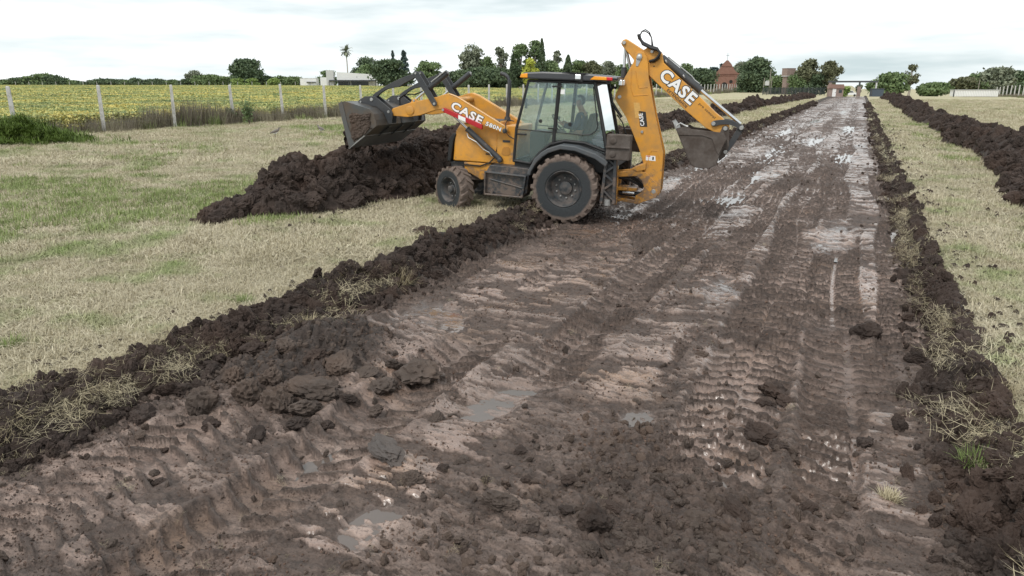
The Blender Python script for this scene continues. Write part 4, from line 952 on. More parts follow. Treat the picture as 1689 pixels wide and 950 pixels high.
M['stucco'] = simple('white_stucco', (.78, .78, .77), .85, var=.04, scale=1.2, dirt=(.55, .54, .5), dirt_amt=.25, dirt_scale=.6)
M['greywall'] = simple('grey_render', (.55, .55, .54), .9, var=.06)
M['darkmetal'] = simple('dark_grey_metal', (.06, .065, .07), .5, var=.1)
M['bluewall'] = simple('slate_blue_panel', (.055, .075, .10), .6, var=.15)
M['dark'] = simple('dark_opening', (.02, .018, .016), .8)

# chapel: front looks towards the track, flank visible on the right
cp = at(1195.5, 151, 250); chp = empty('brick_chapel', (cp.x, cp.y, .35), radians(-20)); tag(chp, 'small red brick chapel with curved gable and cross above the fence posts', 'chapel')
HW = 3.3
fac = [(-HW, 0), (-HW, 5.2), (-HW - .9, 5.3), (-HW - 1.0, 5.75), (-3.5, 6.0), (-2.9, 6.5), (-2.35, 7.2), (-2.05, 7.9), (-1.75, 8.05), (-1.7, 8.35), (-1.35, 8.9), (-.75, 9.5), (-.3, 10.0), (.3, 10.0), (.75, 9.5), (1.35, 8.9), (1.7, 8.35), (1.75, 8.05), (2.05, 7.9), (2.35, 7.2), (2.9, 6.5), (3.5, 6.0), (HW + 1.0, 5.75), (HW + .9, 5.3), (HW, 5.2), (HW, 0)]
door_o = [(-.95 - .35, 0), (-.95 - .35, 1.9)] + [(-.35 - .95 * cos(a), 1.9 + .95 * sin(a)) for a in np.linspace(.25, pi - .25, 7)] + [(.95 - .35, 1.9), (.95 - .35, 0)]
MB().prism(fac, 0, .5).build('facade', M['brick'], chp)
MB().prism(door_o, -.02, .1).build('door', M['dark'], chp)
MB().lathe([(-.03, .55), (.08, .55)], 20, c=(1.75, 0, 3.0)).build('round_window', M['dark'], chp)
MB().lathe([(-.06, .62), (-.05, .80), (.02, .80)], 20, c=(1.75, 0, 3.0), close=True).build('window_surround', M['brick'], chp)
for z, e, h_ in ((5.0, .25, .18), (5.5, .35, .2), (8.0, -1.55, .16)): MB().box(-HW - e, HW + e, -.18, .02, z, z + h_).build('cornice', M['brick'], chp)
for sx in (-1, 1): MB().prism([(sx * HW - .25, 0), (sx * HW - .25, 5.0), (sx * HW + .25, 5.0), (sx * HW + .25, 0)], -.12, .3).build('pilaster', M['brick'], chp)
MB().box(-3.1, 3.1, .5, 12, 0, 4.9).build('nave', M['brick'], chp)
MB().prism([(-3.5, 4.9), (0, 6.9), (3.5, 4.9)], .5, 12.2).build('roof', M['tile'], chp)
for yy in (3, 6, 9): MB().box(3.09, 3.14, yy - .4, yy + .4, 1.6, 3.8).build('window', M['dark'], chp)
cr = MB(); cr.box(-.05, .05, .2, .3, 10, 12.3); cr.box(-.5, .5, .2, .3, 11.5, 11.6); cr.build('cross', M['darkmetal'], chp)

# white modern house
hp = at(575, 143.7, 280); hs_ = empty('white_house', (hp.x, hp.y, 1.15), radians(4)); tag(hs_, 'low modern white house with flat roof and dark glazed porch behind the crop', 'house')
w_ = .2343
MB().prism([(-18 * w_, 2.9), (-18 * w_, 5.9), (45 * w_, 4.95), (45 * w_, 2.9)], 0, 9).build('upper_wall', M['stucco'], hs_)
MB().box(-18 * w_, 45 * w_, 1.6, 9, 0, 2.9).build('lower_wall', M['stucco'], hs_)
MB().box(-30 * w_, 46 * w_, -1.6, .0, 2.45, 2.95).build('canopy', M['darkmetal'], hs_)
MB().box(-34.5 * w_, -23 * w_, -.8, 2, 0, 6.5).build('chimney_wall', M['greywall'], hs_)
MB().box(-45 * w_, -34.5 * w_, 0, 7, 0, 3.9).build('side_wing', M['stucco'], hs_)
for a, b in ((-17.5, -9), (-8.4, 2), (4.5, 12), (12.5, 17.5), (18, 32)):
    wn = MB().box(a * w_, b * w_, 1.52, 1.6, .1, 2.4).build('window', M['window_dark'], hs_)
    MB().box(a * w_ - .06, a * w_ + .06, 1.48, 1.6, 0, 2.45).build('frame', M['darkmetal'], wn)
for a in (-30, 1.5, 45): MB().box(a * w_ - .12, a * w_ + .12, -1.5, -1.26, 0, 2.45).build('porch_column', M['darkmetal'], hs_)
MB().box(13.5 * w_, 15 * w_, -.04, 0, 3.7, 4.4).build('vent', M['greywall'], hs_)
op = at(509, 143.5, 285); oh = empty('white_outbuilding', (op.x, op.y, 1.2), .05); tag(oh, 'small white flat roofed outbuilding left of the white house', 'outbuilding')
MB().box(-3.1, 3.1, 0, 5, 0, 3.5).build('wall', M['stucco'], oh); MB().box(-.6, 3.0, -.6, 0, 2.0, 2.25).build('canopy', M['darkmetal'], oh); MB().box(-3.15, 3.15, -.05, 5.05, 3.5, 3.6).build('coping', M['greywall'], oh)
MB().box(.2, 1.1, -.03, .02, 0, 1.9).build('door', M['greywall'], oh)

# brick tank tower
tp = at(1297, 156, 190); tw = empty('brick_tank_tower', (tp.x, tp.y, -.3), .2); tag(tw, 'slim brick tower with a wider square top among the trees', 'tower')
MB().box(-.95, .95, -.95, .95, 0, 4.9).build('shaft', M['brick2'], tw); MB().box(-1.2, 1.2, -1.2, 1.2, 4.9, 6.7).build('tank', M['brick2'], tw); MB().box(-1.28, 1.28, -1.28, 1.28, 4.75, 4.92).build('ledge', M['greywall'], tw)
MB().box(-1.26, 1.26, -1.26, 1.26, 6.7, 6.8).build('cap', M['tile'], tw)

# entrance gate
gt = at(1404, 158, 156); gate = empty('entrance_gate', (gt.x, gt.y, -.05), radians(-18)); tag(gate, 'entrance gate with a long dark horizontal beam across the end of the track', 'gate')
MB().box(-4.9, 4.9, -.25, .25, 2.92, 3.28).build('beam', M['darkmetal'], gate)
for x, m_, h_ in ((-4.4, 'brick2', .3), (1.35, 'darkmetal', .16), (4.6, 'greywall', .14)): MB().box(x - h_, x + h_, -.2, .2, 0, 2.92).build('column', M[m_], gate)
MB().box(1.0, 1.7, -.25, .25, 0, 2.1).build('pillar', M['brick2'], gate)
gh = at(1378.5, 158, 153); gho = empty('gatehouse', (gh.x, gh.y, -.05), radians(-14)); tag(gho, 'small brick gatehouse with tiled roof and white door at the end of the track', 'gatehouse')
MB().box(-1.4, 1.4, 0, 2.4, 0, 1.75).build('wall', M['brick2'], gho); MB().prism([(-1.55, 1.70), (-1.3, 2.55), (1.3, 2.55), (1.55, 1.70)], -.2, 2.5).build('roof', M['tile'], gho)
dr = MB().box(-.75, -.05, -.05, .02, .05, 1.65).build('door', M['stucco'], gho); MB().box(-.18, -.12, -.09, -.05, .8, .95).build('handle', M['darkmetal'], dr)
MB().box(.5, 1.1, -.03, .02, .8, 1.4).build('window', M['window_dark'], gho)
bp_ = at(1447, 157.5, 152); bw = empty('slate_blue_booth', (bp_.x, bp_.y, -.05), radians(-14)); tag(bw, 'dark slate blue booth right of the track end', 'booth')
MB().box(-1.15, 1.15, 0, 1.8, 0, 1.62).build('wall', M['bluewall'], bw); MB().box(-1.25, 1.25, -.1, 1.9, 1.62, 1.72).build('roof', M['darkmetal'], bw); MB().box(-1.28, -1.15, -.12, .1, 0, 1.75).build('post', M['darkmetal'], bw)

# white ribbed trailer shed on the right
tr_ = at(1609, 159, 147); ts = empty('white_ribbed_shed', (tr_.x, tr_.y, -.02), radians(-14)); tag(ts, 'long low white ribbed metal shed behind the right-hand fence', 'shed')
MB().box(-4.0, 4.0, 0, 2.4, .15, 1.35).build('wall', M['stucco'], ts); MB().box(-4.1, 4.1, -.1, 2.5, 1.35, 1.45).build('roof', M['greywall'], ts); MB().box(-4.12, -3.95, -.08, .1, 0, 1.5).build('corner_post', M['darkmetal'], ts)
for i in range(26): MB().box(-3.8 + i * .3, -3.74 + i * .3, -.05, .01, .15, 1.34).build('rib', M['greywall'], ts)
# poles
M['wood'] = simple('weathered_wood', (.28, .25, .22), .9, var=.2)
def pole(label, px, top, base, Y, r=.1, name='utility_pole', cat='pole'):
    a = at(px, base, Y); b = at(px, top, Y); o = MB().tube([(0, 0, -.5), (0, 0, b.z - a.z)], [r, r * .7], 8).build(name, M['wood'], None, smooth=50, loc=(a.x, a.y, a.z)); return tag(o, label, cat)
up = empty('transformer_station', tuple(at(1264, 155, 187))); tag(up, 'pair of poles carrying a pale transformer in front of the dark tree', 'transformer')
for dx, h_ in ((-.95, 4.0), (.55, 6.2), (1.0, 4.2)): MB().tube([(dx, 0, -.4), (dx + .08, 0, h_)], [.12, .08], 8).build('pole', M['wood'], up, smooth=50)
MB().box(-.95, .6, -.25, .25, 2.0, 2.12).build('platform', M['darkmetal'], up); MB().box(-.55, .35, -.3, .3, 2.12, 3.1).build('transformer', M['greywall'], up, .05)
for k_ in (-.3, 0, .25): MB().tube([(k_, 0, 3.1), (k_, 0, 3.4)], .05, 6).build('insulator', M['stucco'], up)
pole('thin grey pole rising behind the white ribbed shed', 1613, 131, 150, 155, .07)
# dark mesh fence between tower and gatehouse
mf = empty('dark_mesh_fence', tuple(at(1312, 156, 176))); tag(mf, 'dark mesh fence panels below the brick tower', 'fence')
for k in range(16):
    x = -8 + k * 1.0
    MB().box(x - .05, x + .05, -.05, .05, -.2, 1.75).build('post', M['darkmetal'], mf)
    if k < 15:
        pn = MB()
        for j in range(12): pn.box(x + .06 + j * .075, x + .10 + j * .075, -.015, .015, .05, 1.65)
        pn.build('panel', simple('green_black_mesh', (.02, .03, .032), .7) if k == 0 else pnm, mf) if k == 0 else pn.build('panel', pnm, mf)
        if k == 0: pnm = bpy.data.materials['green_black_mesh']

# white car beyond the gate
M['carpaint'] = simple('white_car_paint', (.75, .76, .77), .25, var=.02)
cpz = at(1400.5, 158, 200); car = empty('parked_car', (cpz.x, cpz.y, at(1400, 158.4, 200).z - .1), radians(-25)); tag(car, 'white car parked beyond the gate beam at the end of the track', 'car')
CB = [(-2.1, .35), (-2.15, .75), (-1.95, .98), (-1.3, 1.02), (-.75, 1.48), (.75, 1.5), (1.25, 1.02), (1.95, .92), (2.15, .7), (2.12, .35)]
MB().prism([(z, x) for z, x in CB], -.82, .82).build('body', M['carpaint'], car, .06)
MB().prism([(-1.15, 1.04), (-.72, 1.42), (.70, 1.44), (1.08, 1.04)], -.84, .84).build('side_windows', M['window_dark'], car)
for x in (-1.35, 1.35):
    for y in (-.78, .78): MB().lathe([(-.09, .3), (.09, .3)], 16, c=(x, y, .31)).build('wheel', M['black'], car, smooth=40)
for y in (-.6, .6): MB().box(-2.18, -2.1, y - .15, y + .15, .7, .85).build('headlight', M['lamp'], car)

# ---------------------------------------------------------------- trees
def leaf_mat(name, lo, hi, sc=.6):
    m, t, p = newmat(name)
    f = noise_f(t, sc, 5, 'Position', .65); f2 = noise_f(t, 4, 3, 'Position')
    c = mixc(t, ramp(t, f, [(.32, (0, 0, 0)), (.68, (1, 1, 1))]), lo, hi); c = mixc(t, math_n(t, 'MULTIPLY', f2, .5), c, [v * .6 for v in lo])
    t.links.new(c, p.inputs['Base Color']); p.inputs['Roughness'].default_value = .75; p.inputs['Specular IOR Level'].default_value = .2
    return m
LM = {'dark': leaf_mat('dark_foliage', (0.072, 0.109, 0.066), (0.157, 0.206, 0.107)), 'mid': leaf_mat('mid_foliage', (0.109, 0.163, 0.076), (0.242, 0.316, 0.140)),  # most leaf colours lightened and greyed, distance haze painted into them
      'grey': leaf_mat('grey_green_foliage', (0.157, 0.185, 0.128), (0.338, 0.359, 0.255)), 'yellow': leaf_mat('yellow_green_foliage', (0.386, 0.435, 0.076), (0.677, 0.696, 0.154)),
      'brown': leaf_mat('olive_foliage', (.105, .115, .065), (.21, .215, .125)), 'blue': leaf_mat('blue_green_conifer', (0.072, 0.114, 0.107), (0.157, 0.206, 0.192)), 'bright': leaf_mat('bright_foliage', (0.181, 0.261, 0.076), (0.362, 0.458, 0.154))}
M['bark'] = simple('bark', (.13, .105, .085), .9, var=.3, scale=5); M['palebark'] = simple('pale_bark', (.36, .32, .27), .9, var=.2, scale=5)
def leaves_mesh(name, C_, size, m, parent, flat=0.0, seed=0):
    r = np.random.default_rng(seed); n = len(C_)
    a = r.normal(size=(n, 3)); a[:, 2] *= (1 - flat); a /= np.linalg.norm(a, axis=1)[:, None]
    b = np.cross(a, r.normal(size=(n, 3)) + np.array([0, 0, 6 * flat])); b /= np.linalg.norm(b, axis=1)[:, None] + 1e-9
    s1 = (size * r.uniform(.6, 1.3, n))[:, None]; s2 = s1 * r.uniform(.45, .8, n)[:, None]
    V = np.stack([C_ - a * s1, C_ + b * s2, C_ + a * s1, C_ - b * s2], 1).reshape(-1, 3)
    return mesh_np(name, V, np.arange(4 * n).reshape(n, 4), m, parent)
TREE_N = [0]
def tree(name, label, px, top, base, width, Y, style='round', mat_='dark', group=None, dens=1.0, lean=0):
    TREE_N[0] += 1; sd = 1000 + TREE_N[0]; r = np.random.default_rng(sd)
    a = at(px, base, Y); b = at(px, top, Y); W = width * Y / 1198.0 * {'round': 1.12, 'airy': 1.15, 'shrub': 1.1}.get(style, 1.15); x, y = a.x, a.y
    g0 = gz1(x, y); Hh = b.z - g0
    T = empty(name, (x, y, g0 - .05)); tag(T, label, 'palm' if style == 'palm' else 'tree', group)
    bark = M['palebark'] if style in ('airy', 'palm') else M['bark']
    ls = max(.2, .026 * max(W, Hh * .5) + .15); pts = []; tk = MB()
    if style in ('round', 'airy', 'shrub', 'cedar'):
        th = {'round': .16, 'airy': .34, 'shrub': .05, 'cedar': .2}[style] * Hh
        R = W / 2; nl = {'round': 20, 'airy': 15, 'shrub': 14, 'cedar': 12}[style]
        if style != 'shrub': tk.tube([(0, 0, 0), (.02 * Hh, 0, th * .6), (0, .02 * Hh, th), (.01 * Hh, 0, Hh * .62)], [.035 * Hh + .05, .026 * Hh + .03, .022 * Hh + .02, .008 * Hh + .01], 8)
        for i in range(nl):
            if style == 'cedar':
                lv = i / nl; zc = th + (Hh - th) * (lv * .95); rad_ = R * (1 - .6 * lv); an = r.uniform(0, 2 * pi); d = r.uniform(.3, .9) * rad_
                c_ = np.array([cos(an) * d, sin(an) * d, zc]); q = np.array([rad_ * .5, rad_ * .5, Hh * .045])
            else:
                zz = r.uniform(0, 1); zc = th * .85 + (Hh - th * .85) * (.12 + .76 * zz); prof = sqrt(max(.05, 1 - (2 * zz - .85) ** 2 * .8)); an = r.uniform(0, 2 * pi); d = R * prof * r.uniform(.25, .72)
                c_ = np.array([cos(an) * d, sin(an) * d, zc]); k_ = {'round': .36, 'airy': .27, 'shrub': .40}[style]
                q = np.array([W * k_ * r.uniform(.7, 1.1)] * 2 + [min(Hh - th * .8, W) * k_ * r.uniform(.55, .9)]) * .82
                q[2] = min(q[2], Hh - zc + .02)
            if style != 'shrub': tk.tube([(0, 0, min(th * r.uniform(.7, 1.3), c_[2] * .8)), tuple((c_ * np.array([.5, .5, .75]) + np.array([0, 0, .06 * Hh])) if c_[2] > th else c_ * .6), tuple(c_)], [.012 * Hh + .02, .007 * Hh + .012, .01], 5)
            n_ = int(dens * {'round': 230, 'airy': 120, 'shrub': 230, 'cedar': 170}[style])
            v = r.normal(size=(n_, 3)); v /= np.linalg.norm(v, axis=1)[:, None]; v *= (r.uniform(.35, 1, n_) ** .45)[:, None]; v *= (1 + .25 * r.normal(size=n_) * .6)[:, None]
            pts.append(c_ + v * q)
        flat = .5 if style == 'cedar' else 0
    elif style in ('cypress', 'conifer'):
        tk.tube([(0, 0, 0), (0, 0, Hh * .9)], [.02 * Hh + .03, .02], 7); n_ = int(2200 * dens)
        z = r.uniform(.03 if style == 'cypress' else .15, 1, n_); an = r.uniform(0, 2 * pi, n_)
        pr = np.where(z < .25, .75 + z, 1.0) * (1 - z ** 2.2) ** .8 + .03 if style == 'cypress' else (1.02 - z) ** .8 * (.65 + .35 * np.sign(np.sin(z * 42 + r.uniform(0, 6)))) + .04
        d = W / 2 * pr * (r.uniform(.3, 1, n_) ** .4) * (1 + .14 * np.sin(an * 3 + z * 9))
        pts.append(np.stack([np.cos(an) * d, np.sin(an) * d, z * Hh], 1)); flat = 0; ls = max(.24, W * .11)
    elif style == 'palm':
        tk.tube([(0, 0, 0), (.1, 0, Hh * .5), (0, 0, Hh * .86)], [.30, .22, .2], 10); V = []; Fx = []
        for i in range(44):
            an = r.uniform(0, 2 * pi); el = r.uniform(-.9, 1.3); L_ = W * .55 * r.uniform(.8, 1.1); prev = Vector((0, 0, Hh * .87)); dirv = Vector((cos(an) * cos(el), sin(an) * cos(el), sin(el))); sidev = Vector((-sin(an), cos(an), 0))
            for j in range(5):
                nx = prev + dirv * L_ / 5; dirv = (dirv + Vector((0, 0, -.16))).normalized(); w0 = L_ * .13 * (1.2 - abs(j - 2.2) * .35); n0 = len(V)
                V += [prev + sidev * w0, prev - sidev * w0 + Vector((0, 0, -.1)), nx - sidev * w0 * .8 + Vector((0, 0, -.1)), nx + sidev * w0 * .8]; Fx.append((n0, n0 + 1, n0 + 2, n0 + 3)); prev = nx
        MB().add(V, Fx).build('crown', LM[mat_], T)
    if pts: leaves_mesh('crown', np.concatenate(pts), ls, LM[mat_], T, flat, sd)
    if tk.v: tk.build('trunk', bark, T, smooth=60)
    return T
G1 = 'low trees along the far left horizon'
lefts = [(8, 131, 30), (30, 128, 30), (48, 126, 28), (70, 121.5, 36), (90, 124, 32), (106, 128, 26), (124, 132, 22), (172, 129, 32), (196, 131, 28), (214, 132, 24), (229, 128, 26), (256, 130, 28), (283, 131, 20), (145, 134, 22)]
for i, (px, tp_, w) in enumerate(lefts):
    tree('hedgerow_tree', ('leftmost low tree on the horizon, cut by the picture edge', 'low tree right of the leftmost on the horizon', 'low tree above the first fence post gap on the horizon', 'tallest rounded tree of the far left clump', 'second tallest tree of the far left clump', 'last dark tree at the right of the far left clump', 'tiny low bush right of the far left clump', 'low rounded tree just right of the second fence post top', 'low tree second right of the second fence post', 'low tree midway between second and third fence posts', 'low tree left of the third fence post top', 'low tree just left of the third fence post', 'small low tree right of the third fence post top', 'tiny low bush just left of the second fence post')[i], px, tp_, 140, w * 1.25, 330, 'shrub', 'dark' if i % 3 else 'mid', G1, .7)
tree('open_crowned_tree', 'open crowned tree with bare trunk left of the big round tree', 322, 116, 140, 30, 318, 'airy', 'grey', None, 1.0)
for px, tp_, w, mt, lb in ((345, 123, 38, 'mid', 'bushy hedge tree right of the open crowned tree'), (367, 126, 32, 'mid', 'bushy hedge tree just left of the big round tree'), (308, 130, 24, 'dark', 'small bushy hedge tree left of the open crowned tree'), (440, 125, 34, 'dark', 'bushy hedge tree just right of the big round tree'), (462, 125, 34, 'mid', 'bushy hedge tree midway between big round tree and outbuilding'), (483, 126, 26, 'mid', 'bushy hedge tree touching the white outbuilding')):
    tree('hedgerow_tree', lb, px, tp_, 140, w * 1.15, 312, 'shrub', mt, 'hedge trees beside the big round tree', .8)
tree('round_crowned_tree', 'big dark round crowned tree standing alone above the crop hedge', 409, 97, 140, 54, 305, 'round', 'dark', None, 1.5)
for px, w, lb in ((392, 22, 'bright green young tree left under the big round tree'), (418, 24, 'bright green young tree right under the big round tree'), (452, 22, 'bright green young tree in front of the hedge')): tree('young_tree', lb, px, 129, 142, w, 296, 'shrub', 'bright', 'young trees at the crop edge', .5)
tree('garden_tree', 'tree rising between the outbuilding and the white house', 541, 116, 142, 30, 300, 'shrub', 'mid')
tree('fan_palm', 'tall single palm behind the white house roof', 574.5, 75, 142, 19, 290, 'palm', 'grey')
tree('broad_tree', 'broad green tree just right of the palm', 604, 93, 143, 36, 300, 'round', 'dark', None, 1.2)
tree('broad_tree', 'lower spreading tree hugging the right end of the white house', 612, 106, 143, 40, 288, 'round', 'mid', None, 1.0)
tree('dense_tree', 'very dark dense round tree left of the loader levers', 648, 98.5, 143, 56, 270, 'shrub', 'dark', None, 2.2)
tree('conifer_tree', 'tufted conifer top showing above the dense round tree', 650, 83.5, 143, 13, 300, 'conifer', 'blue')
tree('conifer_tree', 'bluish pointed conifer right of the dense round tree', 668, 84.5, 143, 22, 300, 'conifer', 'blue')
tree('spreading_tree', 'open spreading tree behind the loader levers', 706, 100, 144, 48, 270, 'airy', 'mid', None, 1.9)
tree('shrubby_tree', 'low dark shrubby tree between loader cylinders and exhaust', 748, 118, 145, 52, 235, 'shrub', 'dark')
tree('eucalyptus_tree', 'tall loose eucalyptus left of the exhaust pipe', 784, 72.5, 145, 48, 232, 'airy', 'grey', None, 1.7)
tree('shrubby_tree', 'dense dark undergrowth tree below the tall loose eucalyptus', 790, 111, 145, 66, 222, 'shrub', 'dark', None, 1.6)
tree('round_crowned_tree', 'dark rounded tree between the eucalyptus and the thin tree', 804, 92, 145, 26, 230, 'round', 'mid')
tree('thin_tree', 'thin sparse tall tree above the exhaust pipe', 825, 72, 145, 26, 236, 'airy', 'grey', None, .8)
tree('shrubby_tree', 'dark undergrowth tree behind the exhaust pipe', 826, 112, 145, 34, 226, 'shrub', 'dark')
tree('cypress_tree', 'shorter dark cypress left of the cab roof', 846.5, 89, 145, 13, 225, 'cypress', 'dark')
tree('eucalyptus_tree', 'tall eucalyptus leaning above the left end of the cab roof', 858, 69, 145, 34, 238, 'airy', 'mid', None, 1.3)
tree('eucalyptus_tree', 'tallest leafy eucalyptus beside the slim cypress', 881, 66, 145, 36, 240, 'airy', 'mid', None, 1.6)
tree('lime_green_tree', 'yellow green rounded tree in front of the eucalyptus', 875, 94, 145, 22, 222, 'round', 'yellow')
tree('cypress_tree', 'tallest slim dark cypress above the cab roof', 893, 63.5, 145, 13.5, 224, 'cypress', 'dark')
for px, tp_, w, mt, lb in ((862, 108, 34, 'dark', 'dark leafy mass just above the front of the cab roof'), (912, 97, 36, 'mid', 'leafy tree right of the tallest cypress'), (955, 100, 32, 'mid', 'leafy tree right of the small cypress'), (975, 98, 30, 'brown', 'brownish dense tree above the cab work light'), (1030, 103, 36, 'mid', 'leafy tree left of the raised arm tip'), (1062, 112, 40, 'dark', 'dark tree half hidden by the boom'), (1098, 114, 40, 'dark', 'dark tree seen under the dipper')):
    tree('leafy_tree', lb, px, tp_, 146, w, 228, 'round', mt, None, 1.2)
for i, (px, tp_, w) in enumerate(((735, 124, 40), (765, 116, 40), (812, 114, 40), (838, 116, 34), (868, 112, 40), (905, 108, 40), (940, 110, 40), (985, 108, 44), (1015, 112, 44))):
    tree('undergrowth_tree', ('low dark tree filling the gap left of the exhaust pipe', 'low tree under the left side of the loose eucalyptus', 'low tree below the thin sparse tree', 'low tree at the foot of the shorter cypress', 'low tree behind the front corner of the cab roof', 'low tree at the foot of the tallest cypress', 'low tree at the foot of the small cypress', 'low tree behind the cab work light', 'low tree behind the rear roof lights')[i], px, tp_, 146, w, 245, 'shrub', ('dark', 'mid', 'dark')[i % 3], None, 1.2)
tree('thin_tree', 'thin feathery tree standing above the cab roof', 918, 81, 146, 20, 236, 'airy', 'grey', None, .7)
tree('cypress_tree', 'small dark cypress above the cab roof, right of the tallest', 936, 91, 146, 16, 222, 'cypress', 'dark')
tree('airy_tree', 'airy grey tree with sky showing through above the rear lights', 1002, 101, 146, 32, 236, 'airy', 'grey', None, 1.4)
tree('feathery_tree', 'feathery green tree just right of the dipper', 1126, 104, 150, 30, 265, 'airy', 'mid', None, 1.8)
tree('round_crowned_tree', 'dark round tree hiding the left side of the chapel', 1152, 113, 152, 50, 236, 'shrub', 'dark', None, 1.6)
tree('cedar_tree', 'dark layered cedar behind the chapel gable', 1183, 102, 152, 46, 275, 'cedar', 'blue', None, 1.4)
tree('grey_tree', 'grey green tree between chapel and the big dark tree', 1219, 100, 152, 30, 270, 'round', 'grey', None, 1.2)
tree('dense_tree', 'big very dark tree right of the chapel', 1247, 92.5, 154, 48, 228, 'round', 'dark', None, 2.4)
tree('shrubby_tree', 'dark lower tree at the foot of the big dark tree', 1236, 118, 154, 46, 226, 'shrub', 'dark', None, 1.4)
tree('leafy_tree', 'green tree left of the brick tower', 1281, 124, 155, 34, 196, 'shrub', 'mid')
tree('leafy_tree', 'low green tree right of the brick tower', 1316, 122, 156, 30, 184, 'shrub', 'mid')
tree('brownish_tree', 'tall brownish tree between tower and gatehouse', 1330, 97.5, 156, 36, 184, 'round', 'brown', None, 1.5)
tree('shrubby_tree', 'dark lower tree left of the gatehouse', 1346, 122, 156, 36, 180, 'shrub', 'dark')
tree('open_crowned_tree', 'open brownish tree leaning over the gatehouse', 1366, 100.5, 156, 36, 178, 'airy', 'brown', None, 1.7)
tree('young_tree', 'small bright bush beside the gatehouse wall', 1394, 142, 158, 12, 165, 'shrub', 'bright', None, .5)
tree('thin_tree', 'small sapling behind the gate pillar', 1416, 139, 158, 12, 162, 'airy', 'grey', None, .5)
tree('round_crowned_tree', 'round bright green tree right of the gate beam', 1465, 120.5, 158, 56, 166, 'shrub', 'mid', None, 1.8)
tree('thin_tree', 'thin bare-stemmed tree with sparse tufts right of the round tree', 1498, 104.5, 158, 24, 172, 'airy', 'brown', None, .55)
tree('round_crowned_tree', 'low round bush-like tree left of the white ribbed shed', 1540, 136, 159, 48, 172, 'shrub', 'mid', None, 1.4)
for px, tp_, w, mt, lb in ((1586, 127, 50, 'brown', 'dark brownish tree behind the left end of the shed'), (1612, 122, 44, 'mid', 'leafy tree behind the middle of the shed'), (1636, 111.5, 60, 'grey', 'tallest pale tree at the right edge'), (1668, 116, 54, 'dark', 'dark round tree at the right edge'), (1678, 126, 60, 'mid', 'lower green tree behind the last fence posts'), (1640, 130, 50, 'dark', 'dark lower tree behind the shed roof'), (1700, 118, 50, 'mid', 'tree cut by the right edge of the view')):
    tree('leafy_tree', lb, px, tp_, 160, w, 178 if px < 1690 else 182, 'round' if tp_ < 118 else 'shrub', mt, None, 1.2)

# ---------------------------------------------------------------- scattering (geometry nodes, for what cannot be counted)
PROTO = bpy.data.collections.new('scatter_sources')
def proto_coll(name, objs):
    c = bpy.data.collections.new(name)
    for o in objs:
        for cc in list(o.users_collection): cc.objects.unlink(o)
        c.objects.link(o)
    return c
def scatter(name, coll, P, rot, scl, idx, label, cat=None, parent=None):
    P = np.asarray(P, np.float32); n = len(P)
    me = bpy.data.meshes.new(name); me.vertices.add(n); me.vertices.foreach_set('co', P.ravel())
    a = me.attributes.new('rot', 'FLOAT_VECTOR', 'POINT'); a.data.foreach_set('vector', np.asarray(rot, np.float32).ravel())
    a = me.attributes.new('scl', 'FLOAT', 'POINT'); a.data.foreach_set('value', np.asarray(scl, np.float32))
    a = me.attributes.new('idx', 'INT', 'POINT'); a.data.foreach_set('value', np.asarray(idx, np.int32))
    o = bpy.data.objects.new(name, me); COL.objects.link(o)
    g_ = bpy.data.node_groups.new(name, 'GeometryNodeTree')
    g_.interface.new_socket('Geometry', in_out='INPUT', socket_type='NodeSocketGeometry'); g_.interface.new_socket('Geometry', in_out='OUTPUT', socket_type='NodeSocketGeometry')
    N = g_.nodes.new; K = g_.links.new
    gi = N('NodeGroupInput'); gq = N('NodeGroupOutput'); ip = N('GeometryNodeInstanceOnPoints'); ci = N('GeometryNodeCollectionInfo')
    ci.inputs['Collection'].default_value = coll; ci.inputs['Separate Children'].default_value = True; ci.inputs['Reset Children'].default_value = True
    def na(nm, ty):
        q = N('GeometryNodeInputNamedAttribute'); q.data_type = ty; q.inputs['Name'].default_value = nm; return q.outputs['Attribute']
    e2r = N('FunctionNodeEulerToRotation'); K(na('rot', 'FLOAT_VECTOR'), e2r.inputs[0])
    ip.inputs['Pick Instance'].default_value = True
    K(gi.outputs[0], ip.inputs['Points']); K(ci.outputs[0], ip.inputs['Instance']); K(na('idx', 'INT'), ip.inputs['Instance Index']); K(e2r.outputs[0], ip.inputs['Rotation']); K(na('scl', 'FLOAT'), ip.inputs['Scale']); K(ip.outputs[0], gq.inputs[0])
    md = o.modifiers.new('scatter', 'NODES'); md.node_group = g_
    if parent: o.parent = parent
    tag(o, label, None, None, 'stuff'); return o
def rotz(n): return np.stack([np.zeros(n), np.zeros(n), rng.uniform(0, 2 * pi, n)], 1)
def in_view(x, y, mx_=.80, mn=-.80): return (y > 1) & (x < mx_ * y + 1.5) & (x > mn * y - 1.5)

